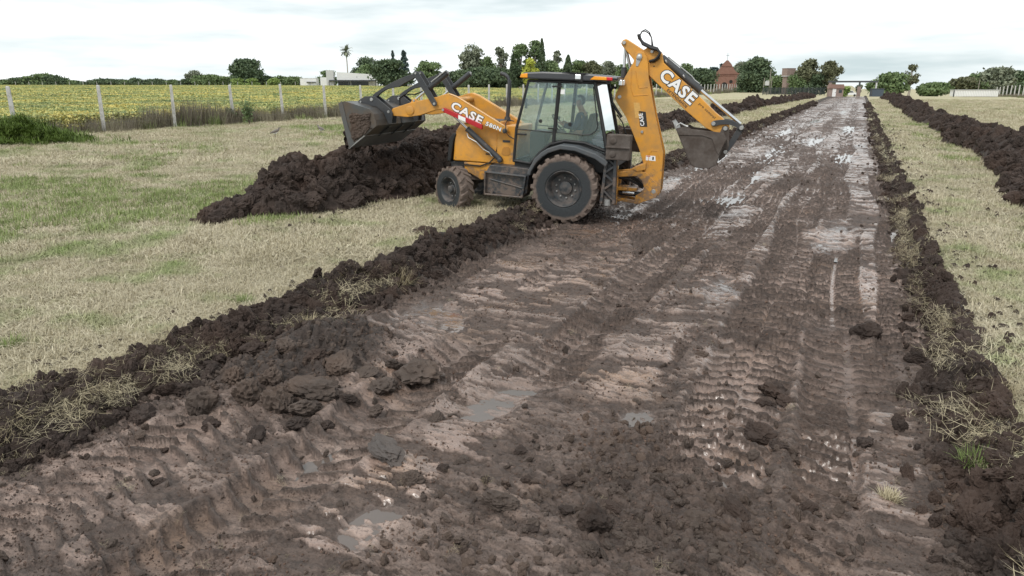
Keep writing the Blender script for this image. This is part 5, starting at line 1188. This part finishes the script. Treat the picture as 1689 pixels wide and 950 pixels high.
# soil lumps ------------------------------------------------------------------------------------------
def clod_mesh(name, seed, sub, m, sx=1, sy=1, sz=.75, slab=0):
    bm = bmesh.new(); bmesh.ops.create_icosphere(bm, subdivisions=sub, radius=1)
    from mathutils import noise as mn_
    off = Vector((seed * 7.1, seed * 3.3, seed * 1.7)); rr_ = random.Random(seed)
    pl = [(Vector((rr_.gauss(0, 1), rr_.gauss(0, 1), rr_.gauss(0, 1))).normalized(), rr_.uniform(.55, .85)) for _ in range(7)]
    for v in bm.verts:
        p_ = v.co.copy()
        for n_, d in pl:                         # broken faces
            k_ = p_.dot(n_) - d
            if k_ > 0: p_ -= n_ * k_ * .6
        d = mn_.fractal(p_ * 1.5 + off, 1.0, 2.0, 2) * .30 - abs(mn_.fractal(p_ * 3.2 + off, 1.0, 2.0, 3)) * .34 + mn_.fractal(p_ * 9 + off, .8, 2.0, 3) * .07 + .08
        p_ *= 1 + d; v.co = Vector((p_.x * sx, p_.y * sy, p_.z * sz))
    me = bpy.data.meshes.new(name); bm.to_mesh(me); bm.free(); me.materials.append(m)
    return me
def mk(name, me): o = bpy.data.objects.new(name, me); COL.objects.link(o); return o
CL_DARK = proto_coll('clods_dark', [mk('clod', clod_mesh('clod', i, 4, M['soil'], *((1, .8, .7) if i % 2 else (1.2, .8, .55)))) for i in range(6)])
CL_LIGHT = proto_coll('clods_light', [mk('clod', clod_mesh('clod', 20 + i, 3, M['soil_light'], *((1, .85, .7) if i % 2 else (1.2, .9, .5)))) for i in range(5)])
def scatter_clods(name, coll, S_, T_, Z_, size, label, parent=None, sink=.25):
    n = len(S_); x = S_ * ES[0] + T_ * ET[0]; y = S_ * ES[1] + T_ * ET[1]
    return scatter(name, coll, np.stack([x, y, Z_ + size * (.35 - sink)], 1), rng.uniform(0, 2 * pi, (n, 3)) * np.array([1, 1, 1]), size, rng.integers(0, 5, n), label, parent=parent)
def lognorm(n, a, lo, hi, p=2.2): return lo + (hi - lo) * rng.uniform(0, 1, n) ** p * a
def on_track(n, s_fun, t_fun, dens, seed):
    S_ = s_fun(n); T_ = t_fun(n)
    k_ = rng.uniform(0, 1, n) < dens(S_, T_); S_, T_ = S_[k_], T_[k_]
    z, sa, wet, pm, bank, lo = track_fields(S_, T_)
    k_ = (z > ground_z(S_, T_) - .06) | (T_ > -6) & (T_ < 1.7)
    return S_[k_], T_[k_], z[k_], sa[k_], bank[k_], lo[k_]
# banks
for nm, lab, tc0, tw in (('bank_crumbs', 'crumbled soil lumps along the left bank of the track', -5.62, .26), ('bank_crumbs', 'crumbled soil lumps along the right bank of the track', 1.16, .20)):
    n = 15000 if tc0 < 0 else 9000
    S_, T_, z, sa, bank, lo = on_track(n, lambda n: 1.5 * np.exp(rng.uniform(0, 1, n) * math.log(110 / 1.5)), lambda n: tc0 + tw * rng.normal(size=n) * .8, lambda s, t: np.ones_like(s), 1)
    scatter_clods(nm, CL_DARK, S_, T_, z, lognorm(len(S_), 1, .010, .10, 4.0) * (1 + .03 * S_) ** .7, lab)
# loose crumbs on the floor of the track, densest where it is not smeared
n = 52000
S_, T_, z, sa, bank, lo = on_track(n, lambda n: 1.8 * np.exp(rng.uniform(0, 1, n) * math.log(45 / 1.8)), lambda n: rng.uniform(-5.5, 1.3, n), lambda s, t: np.ones_like(s), 2)
k_ = rng.uniform(0, 1, len(S_)) < .025 + .75 * lo ** 2
S_, T_, z = S_[k_], T_[k_], z[k_]
scatter_clods('track_crumbs', CL_LIGHT, S_, T_, z, lognorm(len(S_), 1, .005, .042, 4.2) * (1 + .012 * S_), 'small loose soil crumbs strewn over the mud track', sink=.15)
M['soil_pale'] = soil_mat('trodden_soil', (.055, .038, .031), (.16, .11, .088))
CL_FINE = proto_coll('crumbs_fine', [mk('crumb', clod_mesh('crumb', 40 + i, 2, M['soil_pale'] if i % 3 else M['soil_light'], 1.1, .85, .6)) for i in range(5)])
n = 42000; S_ = 1.6 * np.exp(rng.uniform(0, 1, n) * math.log(13 / 1.6)); T_ = rng.uniform(-5.5, 1.25, n)
z, sa, wet, pm, bank, lo = track_fields(S_, T_); k_ = (pm < .3) & (rng.uniform(0, 1, n) < .15 + .85 * ss(-.25, .3, fbm(S_ * 2.3, T_ * 2.3, 3, 740)))
S_, T_, z = S_[k_], T_[k_], z[k_]
scatter_clods('fine_crumbs', CL_FINE, S_, T_, z, (.0025 + .0075 * rng.uniform(0, 1, len(S_)) ** 2.2) * (1 + .06 * S_), 'fine crumbs of soil sprinkled over the near mud', sink=.1)
# on the heaps
def on_heap(hf, n, s0, s1, t0, t1):
    S_ = s0 * np.exp(rng.uniform(0, 1, n) * math.log(s1 / s0)); T_ = rng.uniform(t0, t1, n); h = hf(S_, T_); k_ = h > -.04 
    S_, T_, h = S_[k_], T_[k_], h[k_]; return S_, T_, h + ground_z(S_, T_)
for hf, s0, s1, t0, t1, n, lab, own in ((pile_h, 7.8, 22, -12.5, -8.4, 7000, 'lumps of soil covering the pile under the bucket', 'soil_pile'), (wind_R, 13, 155, 2.7, 7.0, 9000, 'lumps of soil covering the right windrow', 'soil_windrow'), (wind_L, 21, 158, -12.4, -7.6, 7000, 'lumps of soil covering the left windrow', 'soil_windrow.001')):
    S_, T_, z = on_heap(hf, n, s0, s1, t0, t1)
    scatter_clods('soil_lumps', CL_DARK, S_, T_, z, lognorm(len(S_), 1, .02, .23, 2.9) * (1 + .012 * S_), lab, bpy.data.objects.get(own), .3)

# crumbs thrown onto the grass
n = 3200; S_ = 3 * np.exp(rng.uniform(0, 1, n) * math.log(50 / 3)); T_ = np.where(rng.uniform(0, 1, n) < .5, -5.95 - np.abs(rng.normal(size=n)) * .5, 1.5 + np.abs(rng.normal(size=n)) * .35)
scatter_clods('thrown_crumbs', CL_DARK, S_, T_, ground_z(S_, T_), lognorm(n, 1, .008, .055, 4) * (1 + .02 * S_), 'small soil crumbs thrown onto the grass beside the track', sink=.1)
n = 1500; S_ = rng.uniform(8.5, 20, n); T_ = -9.1 + .45 * np.abs(rng.normal(size=n)); T_ = np.where(rng.uniform(0, 1, n) < .5, T_, 3.3 - np.abs(rng.normal(size=n)) * .4); S_ = np.where(T_ > 0, rng.uniform(13, 45, n), S_)
scatter_clods('thrown_crumbs', CL_DARK, S_, T_, ground_z(S_, T_), lognorm(n, 1, .01, .07, 4), 'small soil crumbs fallen around the heaps', sink=.1)
# countable clods lying on the track and banks: (px, py, width px, kind)
CLM = [clod_mesh('soil_clod', 60 + i, 4, M['soil_light'] if i < 4 else M['soil'], *((1, .8, .62) if i % 2 else (1.1, .85, .5))) for i in range(8)]
SLAB = clod_mesh('soil_slab', 90, 4, M['soil_wet'], 1, .55, .28)
def place_clod(px, py, w, label, me=None, group=None, rot=None, name='soil_clod', zs=1.0):
    x, y = gp(px, py, -.18); s_, t_ = st_of(x, y); zz, *_r = track_fields(np.array([s_]), np.array([t_])); z = float(zz[0])
    x, y = gp(px, py, z + .02); s_, t_ = st_of(x, y); z = float(track_fields(np.array([s_]), np.array([t_]))[0][0])
    d = sqrt(x * x + y * y + 5); R = w * d / 1150 / 2
    o = bpy.data.objects.new(name, me or CLM[random.randrange(4)]); COL.objects.link(o); o.location = (x, y, z + R * .28); o.scale = (R, R, R * zs)
    o.rotation_euler = rot or (random.uniform(-.4, .4), random.uniform(-.4, .4), random.uniform(0, 6.28)); tag(o, label, 'clod', group); return o
place_clod(637, 748, 78, 'long grey flat slab of wet mud lying in the foreground', SLAB, None, (.15, .3, -.75), 'mud_slab', 1.1)
place_clod(678, 792, 40, 'pale brown clod just right below the grey mud slab')
place_clod(828, 830, 62, 'large crumbly brown clod left of the foreground rubble')
place_clod(982, 862, 56, 'tall smooth dark clod in the foreground rubble', CLM[5], zs=1.5)
place_clod(975, 912, 38, 'smooth pebble shaped clod at the bottom of the picture', CLM[1])
place_clod(1062, 893, 36, 'rounded clod right of the pebble shaped one near the bottom', CLM[3])
place_clod(1152, 855, 44, 'pale wedge shaped clod in the right foreground rubble', CLM[1])
place_clod(1214, 838, 42, 'dark clod at the right end of the foreground rubble', CLM[6])
place_clod(1262, 668, 34, 'round dark clod below the crumbling lump', CLM[5])
place_clod(1278, 650, 56, 'crumbling dark lump right of the small puddle', CLM[4])
place_clod(1300, 658, 28, 'small clod at the right of the crumbling dark lump', CLM[6])
place_clod(1252, 717, 46, 'dark clod below the pair on the central ridge', CLM[7])
place_clod(1283, 738, 30, 'small dark clod right of the one on the central ridge', CLM[4])
place_clod(1332, 835, 26, 'lone dark clod on the pale right-hand wheel strip', CLM[6])
place_clod(1425, 728, 30, 'dark clod on the lug prints of the right-hand strip', CLM[4])
place_clod(118, 632, 62, 'big rounded dark clod on the grass edge at far left', CLM[1])
place_clod(205, 655, 30, 'pair-sized clod right of the big rounded clod on the grass edge', CLM[3])
for px, py, w, lb in ((335, 660, 52, 'big clod at the left end of the dumped heap'), (410, 648, 52, 'upright big clod second from the left in the dumped heap'), (455, 650, 56, 'widest upright clod in the dumped heap'), (445, 612, 40, 'big clod above the widest upright one in the dumped heap'), (385, 625, 36, 'smaller clod behind the two left clods of the dumped heap')):
    place_clod(px, py, w, lb, CLM[random.randrange(4)], 'big clods of the dumped heap', zs=1.5)
for px, py, w, lb in ((515, 635, 74, 'broad flat slab at the middle of the dumped heap'), (500, 665, 60, 'flat slab lowest in the middle of the dumped heap'), (690, 628, 84, 'longest flat slab at the right end of the dumped heap'), (630, 632, 56, 'flat slab left of the longest one in the dumped heap'), (560, 600, 60, 'flat slab at the top of the dumped heap'), (600, 612, 44, 'small flat slab right of the top one in the dumped heap')):
    place_clod(px, py, w, lb, CLM[random.randrange(4)], 'broken slabs of the dumped heap', zs=.75)
for px, py, w in ((490, 700, 34), (420, 715, 36), (350, 700, 30), (620, 680, 30), (540, 690, 26), (475, 585, 40), (420, 580, 36), (520, 570, 34), (650, 600, 30), (575, 650, 28), (720, 690, 26), (268, 740, 18), (262, 792, 20), (255, 780, 16)):
    place_clod(px, py, w, 'fist sized loose clod around the dumped heap', CLM[random.randrange(8)], 'loose clods around the dumped heap')
for px, py, w in ((755, 890, 24), (870, 790, 24), (900, 815, 26), (935, 840, 30), (1010, 835, 26), (1030, 800, 24), (940, 790, 26), (880, 870, 24), (1090, 850, 22), (1120, 830, 20), (1180, 800, 22), (1020, 875, 22), (920, 900, 24), (1130, 900, 22), (1230, 870, 20), (860, 745, 24), (800, 790, 20), (730, 770, 22), (1100, 780, 20), (1200, 760, 18)):
    place_clod(px, py, w, 'small clod in the loose rubble of the foreground', CLM[random.randrange(8)], 'small clods of the foreground rubble')
for px, py, w, lab in ((700, 408, 62, 'largest dark clod on the left bank in front of the backhoe'), (765, 385, 48, 'dark clod nearest the front wheel on the left bank'), (572, 455, 48, 'dark clod on the left bank left of the dry grass tuft'), (735, 412, 44, 'dark clod right of the largest one on the left bank'), (1430, 550, 40, 'dark lump on the right-hand wheel strip')):
    place_clod(px, py, w, lab, CLM[4 + random.randrange(4)], zs=1.5)
# spilled clods hanging at the loader bucket's lip
for i, (lx, ly, lz, r_) in enumerate(((4.72, 1.10, 1.30, .11), (4.76, .95, 1.36, .13), (4.70, .8, 1.22, .12), (4.80, 1.05, 1.50, .10), (4.66, 1.12, 1.17, .09))):
    o = bpy.data.objects.new('clinging_soil', CLM[4 + i % 4]); COL.objects.link(o); o.parent = bucket; o.location = (lx, ly, lz); o.scale = (r_, r_, r_ * 1.1); o.rotation_euler = (i, i * 2, i * 3)

# grass ---------------------------------------------------------------------------------------------------
def blade_clump(name, n, rad_, lmin, lmax, w, up0, up1, m, seed, curve=.25):
    r = np.random.default_rng(seed); V = np.zeros((n, 5, 3)); a = r.uniform(0, 2 * pi, n); d = rad_ * np.sqrt(r.uniform(0, 1, n)); b = np.stack([np.cos(a) * d, np.sin(a) * d, np.zeros(n)], 1)
    yaw = r.uniform(0, 2 * pi, n); el = r.uniform(up0, up1, n); L_ = r.uniform(lmin, lmax, n)
    dv = np.stack([np.cos(yaw) * np.cos(el), np.sin(yaw) * np.cos(el), np.sin(el)], 1); sd = np.stack([-np.sin(yaw), np.cos(yaw), np.zeros(n)], 1) * (w * r.uniform(.6, 1.3, n))[:, None]
    b[:, 2] = r.uniform(0, .02, n) if up1 < .6 else -.01
    mid = b + dv * (L_ * .55)[:, None]; tip = b + dv * L_[:, None]; tip[:, 2] -= curve * L_ * np.cos(el); tip[:, 2] = np.maximum(tip[:, 2], .004); mid[:, 2] += .0
    V = np.stack([b - sd, b + sd, mid + sd * .8, mid - sd * .8, tip], 1).reshape(-1, 3); i5 = np.arange(n)[:, None] * 5
    F3 = np.concatenate([i5 + np.array([[0, 1, 2]]), i5 + np.array([[0, 2, 3]]), i5 + np.array([[3, 2, 4]])])
    return mesh_np(name, V, F3, m)
STR = proto_coll('straw_clumps', [blade_clump('straw_clump', 90, .22, .07, .20, .0028, 0, .5, M['straw'], 500 + i) for i in range(4)] + [blade_clump('straw_clump', 70, .2, .05, .13, .003, .4, 1.3, M['straw'], 510 + i) for i in range(3)])
GRN = proto_coll('green_clumps', [blade_clump('green_clump', 60, .12, .05, .14, .0035, .5, 1.4, M['green_blade'], 520 + i) for i in range(3)])
DRY = proto_coll('dry_tufts', [blade_clump('dry_tuft', 40, .16, .05, .20, .0014, -.5, .6, M['dry'], 530 + i, .6) for i in range(4)])
def pheap(S_, T_): return np.maximum.reduce([np.where((S_ > 7.6) & (S_ < 22), pile_h(S_, T_), -1), np.where((S_ > 13) & (S_ < 158), wind_R(S_, T_), -1), np.where((S_ > 20.5) & (S_ < 160), wind_L(S_, T_), -1)])
def grass_pts(n, y0, y1, p=1.0):
    y = y0 + (y1 - y0) * rng.uniform(0, 1, n) ** p; x = rng.uniform(-.82, .82, n) * y + rng.uniform(-1.5, 1.5, n)
    S_, T_ = st_of(x, y)
    k_ = ((T_ < -5.85) | (T_ > 1.50)) & (T_ > -36.5) & (T_ < 33)
    S_, T_, x, y = S_[k_], T_[k_], x[k_], y[k_]
    tz = np.full(len(S_), -9.); nr = (T_ > -6.75) & (T_ < 2.45); 
    if nr.any(): tz[nr] = track_fields(S_[nr], T_[nr])[0]
    gz = ground_z(S_, T_); k_ = (tz < gz + .02) & (pheap(S_, T_) < -.03)
    return x[k_], y[k_], gz[k_]
layers = [grass_pts(13000, 3, 10), grass_pts(15000, 10, 22), grass_pts(15000, 22, 50), grass_pts(12000, 50, 120)]
sc_ = [1.0, 1.35, 2.0, 3.0]
P_ = np.concatenate([np.stack(l, 1) for l in layers]); S4 = np.concatenate([np.full(len(l[0]), s) for l, s in zip(layers, sc_)]) * rng.uniform(.7, 1.3, len(P_))
scatter('mown_grass', STR, P_, rotz(len(P_)), S4, rng.integers(0, 7, len(P_)), 'mown straw coloured grass with greener patches beside the track')
gx, gy, gz_ = grass_pts(26000, 3.5, 45, 1.3)
pat = fbm(gx * .45, gy * .45, 3, 700) + .6 * fbm(gx * .12, gy * .12, 2, 701); k_ = pat > .36
scatter('green_tufts', GRN, np.stack([gx, gy, gz_], 1)[k_], rotz(k_.sum()), rng.uniform(.7, 1.5, k_.sum()) * (1 + .02 * gy[k_]), rng.integers(0, 3, k_.sum()), 'fresh green tufts in the mown grass')
# dry straw hanging on banks
n = 5200; S_ = 2 * np.exp(rng.uniform(0, 1, n) * math.log(60 / 2)); sd_ = rng.uniform(0, 1, n) < .55
T_ = np.where(sd_, -5.85 + .24 * rng.normal(size=n), 1.38 + .22 * rng.normal(size=n)); k_ = fbm(S_ * 1.2, T_ * 1.2, 2, 710) > -.12
S_, T_ = S_[k_], T_[k_]; z = np.maximum(track_fields(S_, T_)[0], ground_z(S_, T_))
scatter('bank_straw', DRY, np.stack([S_ * ES[0] + T_ * ET[0], S_ * ES[1] + T_ * ET[1], z], 1), np.stack([rng.uniform(-.6, .6, len(S_)), rng.uniform(-.6, .6, len(S_)), rng.uniform(0, 6.28, len(S_))], 1), rng.uniform(.5, 1.25, len(S_)), rng.integers(0, 4, len(S_)), 'dry straw hanging over the soil banks')
n = 260; S_ = 1.9 * np.exp(rng.uniform(0, 1, n) * math.log(14 / 1.9)); T_ = rng.uniform(-5.6, 1.5, n); z = track_fields(S_, T_)[0]
scatter('track_straw', DRY, np.stack([S_ * ES[0] + T_ * ET[0], S_ * ES[1] + T_ * ET[1], z], 1), np.stack([rng.uniform(-1, 1, n), rng.uniform(-1, 1, n), rng.uniform(0, 6.28, n)], 1), rng.uniform(.10, .35, n), rng.integers(0, 4, n), 'stray straw stalks pressed into the mud')
# tufts one can pick out
def tuft(px, py, w, label, m='green_blade', up=(.5, 1.4), z0=-.1, cat='grass tuft', name='grass_tuft'):
    x, y = gp(px, py, z0); d = sqrt(x * x + y * y + 6); R = w * d / 1150 / 2; s_, t_ = st_of(x, y)
    z = max(gz1(x, y) if (t_ < -6 or t_ > 1.7) else -9, float(track_fields(np.array([s_]), np.array([t_]))[0][0]) if -6.7 < t_ < 2.4 else -9)
    o = blade_clump(name, 240, R * .55, R * .6, R * 1.3, .0026, up[0], up[1], M[m], int(px + py)); o.location = (x, y, z); return tag(o, label, cat)
tuft(1610, 770, 66, 'green and straw grass tuft growing out of the right bank')
tuft(1470, 806, 44, 'pale wispy straw tuft on the dark right bank foot', 'dry')
tuft(655, 447, 78, 'pale dry grass sod hanging on the left bank in front of the backhoe', 'dry', (0, 1.2), .05)
tuft(508, 548, 44, 'dry yellow grass sod fallen into the track at the left bank', 'dry', (0, 1.3))
tuft(578, 445, 40, 'dry sod tuft on the left bank crest', 'dry', (0, 1.2), .05)
tuft(1655, 650, 60, 'straw tuft overhanging the right bank near the picture edge', 'dry', (-.2, 1.0), 0)
tuft(400, 500, 46, 'bright green grass patch on the left bank edge', 'green_blade', (.4, 1.3), 0)
tuft(20, 570, 44, 'small bright green tuft at the left picture edge', 'green_blade', (.4, 1.3), 0)

# lush grassy mound beside the first post, and leafy weeds
mx0, my0 = gp(20, 236, 0)
mound = empty('lush_grass_mound', (mx0, my0, gz1(mx0, my0))); tag(mound, 'lush green grassy mound at the foot of the leftmost fence post', 'shrub')
S_ = rng.normal(size=(170, 2)) * np.array([1.9, .9]); hh = 1.25 * np.exp(-(S_[:, 0] / 2.6) ** 2 - (S_[:, 1] / 1.6) ** 2)
mb = []
base_c = blade_clump('tmp', 90, .3, .3, .75, .012, .1, 1.2, M['bush_blade'], 801, .7); vb = np.array([v.co[:] for v in base_c.data.vertices]); fb = np.array([p_.vertices[:] for p_ in base_c.data.polygons]); bpy.data.objects.remove(base_c)
Vm, Fm = [], []
for i, ((a, b), h_) in enumerate(zip(S_, hh)):
    q = rng.uniform(0, 6.28); Rz = np.array([[cos(q), -sin(q), 0], [sin(q), cos(q), 0], [0, 0, 1]]); Vm.append(vb @ Rz.T * rng.uniform(.7, 1.2) + np.array([a, b, h_ * rng.uniform(.35, 1) - .15])); Fm.append(fb + i * len(vb))
mesh_np('foliage', np.concatenate(Vm), np.concatenate(Fm), M['bush_blade'], mound)
def leafy_weed(px, base, top, w, Y_, label):
    x, y = gp(px, base, 0); T = empty('leafy_weed', (x, y, gz1(x, y))); tag(T, label, 'weed'); R = w * y / 1198 / 2; Hh = (base - top) * y / 1198; r = np.random.default_rng(int(px))
    st = MB(); pts = []
    for i in range(14):
        e = Vector((r.normal() * R * .55, r.normal() * R * .4, Hh * r.uniform(.55, 1))); st.tube([(0, 0, 0), e * .6 + Vector((0, 0, .1)), e], [.015, .01, .004], 5)
        n = 34; tt = r.uniform(.3, 1, n); pts.append(np.stack([e.x * tt, e.y * tt, e.z * tt], 1) + r.normal(size=(n, 3)) * .09)
    st.build('stem', M['bark'], T); leaves_mesh('leaves', np.concatenate(pts), .075, LM['mid'], T, 0, int(px))
leafy_weed(412, 207, 163, 34, 44, 'leafy green weed clump between the fourth and fifth fence posts')
leafy_weed(382, 205, 178, 14, 44, 'small leafy weed at the foot of the fourth fence post')
# tall dry weeds under the fence
WD = proto_coll('weed_clumps', [blade_clump('weed_clump', 50, .28, .35, .95, .006, 1.0, 1.55, M['weed'], 540 + i, .1) for i in range(4)] + [blade_clump('weed_clump', 60, .3, .25, .6, .006, .7, 1.5, M['green_blade'], 545)])
n = 3400; k_ = rng.uniform(-14, 250, n); T_ = -36.9 + .65 * rng.normal(size=n); s0_, _ = st_of(-22.0, 38.5); S_ = s0_ + k_
zw = ground_z(S_, T_); vis = fbm(S_ * .25, T_ * 0, 2, 720) + .25
scatter('fence_weeds', WD, np.stack([S_ * ES[0] + T_ * ET[0], S_ * ES[1] + T_ * ET[1], zw], 1), rotz(n), np.clip(1.0 + .9 * vis, .4, 2.0) * rng.uniform(.7, 1.2, n), rng.integers(0, 5, n), 'tall dark dry weeds growing along the fence line')
n = 900; y = rng.uniform(120, 200, n); x = 32.6 + .48 * y + rng.normal(size=n) * .7; S_, T_ = st_of(x, y)
scatter('fence_weeds', WD, np.stack([x, y, ground_z(S_, T_)], 1), rotz(n), rng.uniform(.5, 1.0, n), rng.integers(0, 5, n), 'weeds growing under the right-hand fence')

# soya crop --------------------------------------------------------------------------------------------------
def crop_mat(name, cols):
    m, t, p = newmat(name); r = node(t, 'ShaderNodeObjectInfo').outputs['Random']
    f = noise_f(t, .16, 5, 'Position', .65); f2 = noise_f(t, 1.7, 4, 'Position', .6)
    k = math_n(t, 'ADD', math_n(t, 'MULTIPLY', r, .22), math_n(t, 'ADD', math_n(t, 'MULTIPLY', f, .55), math_n(t, 'MULTIPLY', f2, .32)))
    c = ramp(t, k, cols)
    t.links.new(c, p.inputs['Base Color']); p.inputs['Roughness'].default_value = .7; p.inputs['Specular IOR Level'].default_value = .25; return m
M['crop'] = crop_mat('soya_leaves', [(.37, (.15, .21, .09)), (.47, (.28, .33, .14)), (.55, (.44, .45, .18)), (.64, (.62, .54, .19)), (.80, (.68, .52, .13))])
M['pale_weed'] = blade_mat('pale_weeds', (.25, .30, .22), (.40, .45, .36))
def leaf_clump(name, n, rx, h, size, m, seed):
    r = np.random.default_rng(seed); C_ = np.stack([r.normal(size=n) * rx, r.normal(size=n) * rx, h * (1 - r.uniform(0, 1, n) ** 2 * .75)], 1)
    return leaves_mesh(name, C_, size, m, None, .0, seed)
CRP = proto_coll('crop_clumps', [leaf_clump('crop_clump', 130, .26, .75, .065, M['crop'], 560 + i) for i in range(5)])
CRF = proto_coll('crop_far', [leaf_clump('crop_clump', 90, .6, .8, .16, M['crop'], 570 + i) for i in range(4)])
PWD = proto_coll('pale_weeds', [blade_clump('pale_weed', 70, .35, .5, 1.05, .009, .9, 1.5, M['pale_weed'], 580 + i, .2) for i in range(3)])
def crop_pts(n, y0, y1, p):
    y = y0 + (y1 - y0) * rng.uniform(0, 1, n) ** p; x = rng.uniform(-.86, .30, n) * y; S_, T_ = st_of(x, y)
    k_ = (T_ < -38.2) & (y < np.clip(300 - 1.2 * np.clip(T_ + 190, 0, 200), 196, 300)); return x[k_], y[k_], ground_z(S_[k_], T_[k_]), S_[k_], T_[k_]
x, y, z, S_, T_ = crop_pts(42000, 26, 78, 1.0)
band = ((y > 70) & (y < 92) & (x < -26 - .4 * (y - 70)))
scatter('soya_crop', CRP, np.stack([x, y, z], 1), rotz(len(x)), rng.uniform(.8, 1.25, len(x)), rng.integers(0, 5, len(x)), 'ripening yellow and green soya crop behind the fence')
x, y, z, S_, T_ = crop_pts(60000, 74, 300, 1.15)
scatter('soya_crop', CRF, np.stack([x, y, z], 1), rotz(len(x)), rng.uniform(.8, 1.2, len(x)) , rng.integers(0, 4, len(x)), 'far part of the yellow soya crop reaching to the trees')
n = 3600; y = 62 + 34 * rng.uniform(0, 1, n); x = -rng.uniform(.36, .80, n) * y; k_ = fbm(x * .08, y * .3, 3, 730) > -.12; x, y = x[k_], y[k_]; S_, T_ = st_of(x, y)
scatter('pale_weed_strip', PWD, np.stack([x, y, ground_z(S_, T_)], 1), rotz(len(x)), rng.uniform(.75, 1.2, len(x)), rng.integers(0, 3, len(x)), 'pale grey green strip of weeds across the crop')

# two lapwings on the grass ------------------------------------------------------------------------------------
M['feather'] = simple('grey_brown_feathers', (.16, .14, .125), .8, var=.3, scale=20); M['belly'] = simple('white_feathers', (.7, .7, .68), .8)
def bird(px, py, face, label):
    x, y = gp(px, py, 0); s_ = 1.5
    V = [(-.16, 0, .15), (-.08, 0, .19), (.03, 0, .21), (.10, 0, .25), (.125, 0, .31), (.17, 0, .315), (.20, 0, .31)]
    b = skin_obj('lapwing', V, [(i, i + 1) for i in range(6)], [.012, .04, .055, .035, .026, .012, .005], 2, M['feather']); b.location = (x, y, gz1(x, y) + .03); b.rotation_euler = (0, 0, face); b.scale = (s_,) * 3
    tag(b, label, 'bird')
    for sy in (-1, 1): MB().tube([(.0, sy * .02, .17), (-.01, sy * .025, .09), (.0, sy * .025, 0), (.035, sy * .03, 0)], .005, 5).build('leg', M['ink'], b)
    MB().tube([(-.06, 0, .155), (.02, 0, .165), (.08, 0, .20)], [.02, .035, .015], 8).build('breast', M['belly'], b, smooth=60)
bird(455, 229, .5, 'small grey bird standing on the grass, the left of two'); bird(530, 223, 2.6, 'small grey and white bird standing on the grass near the bucket')
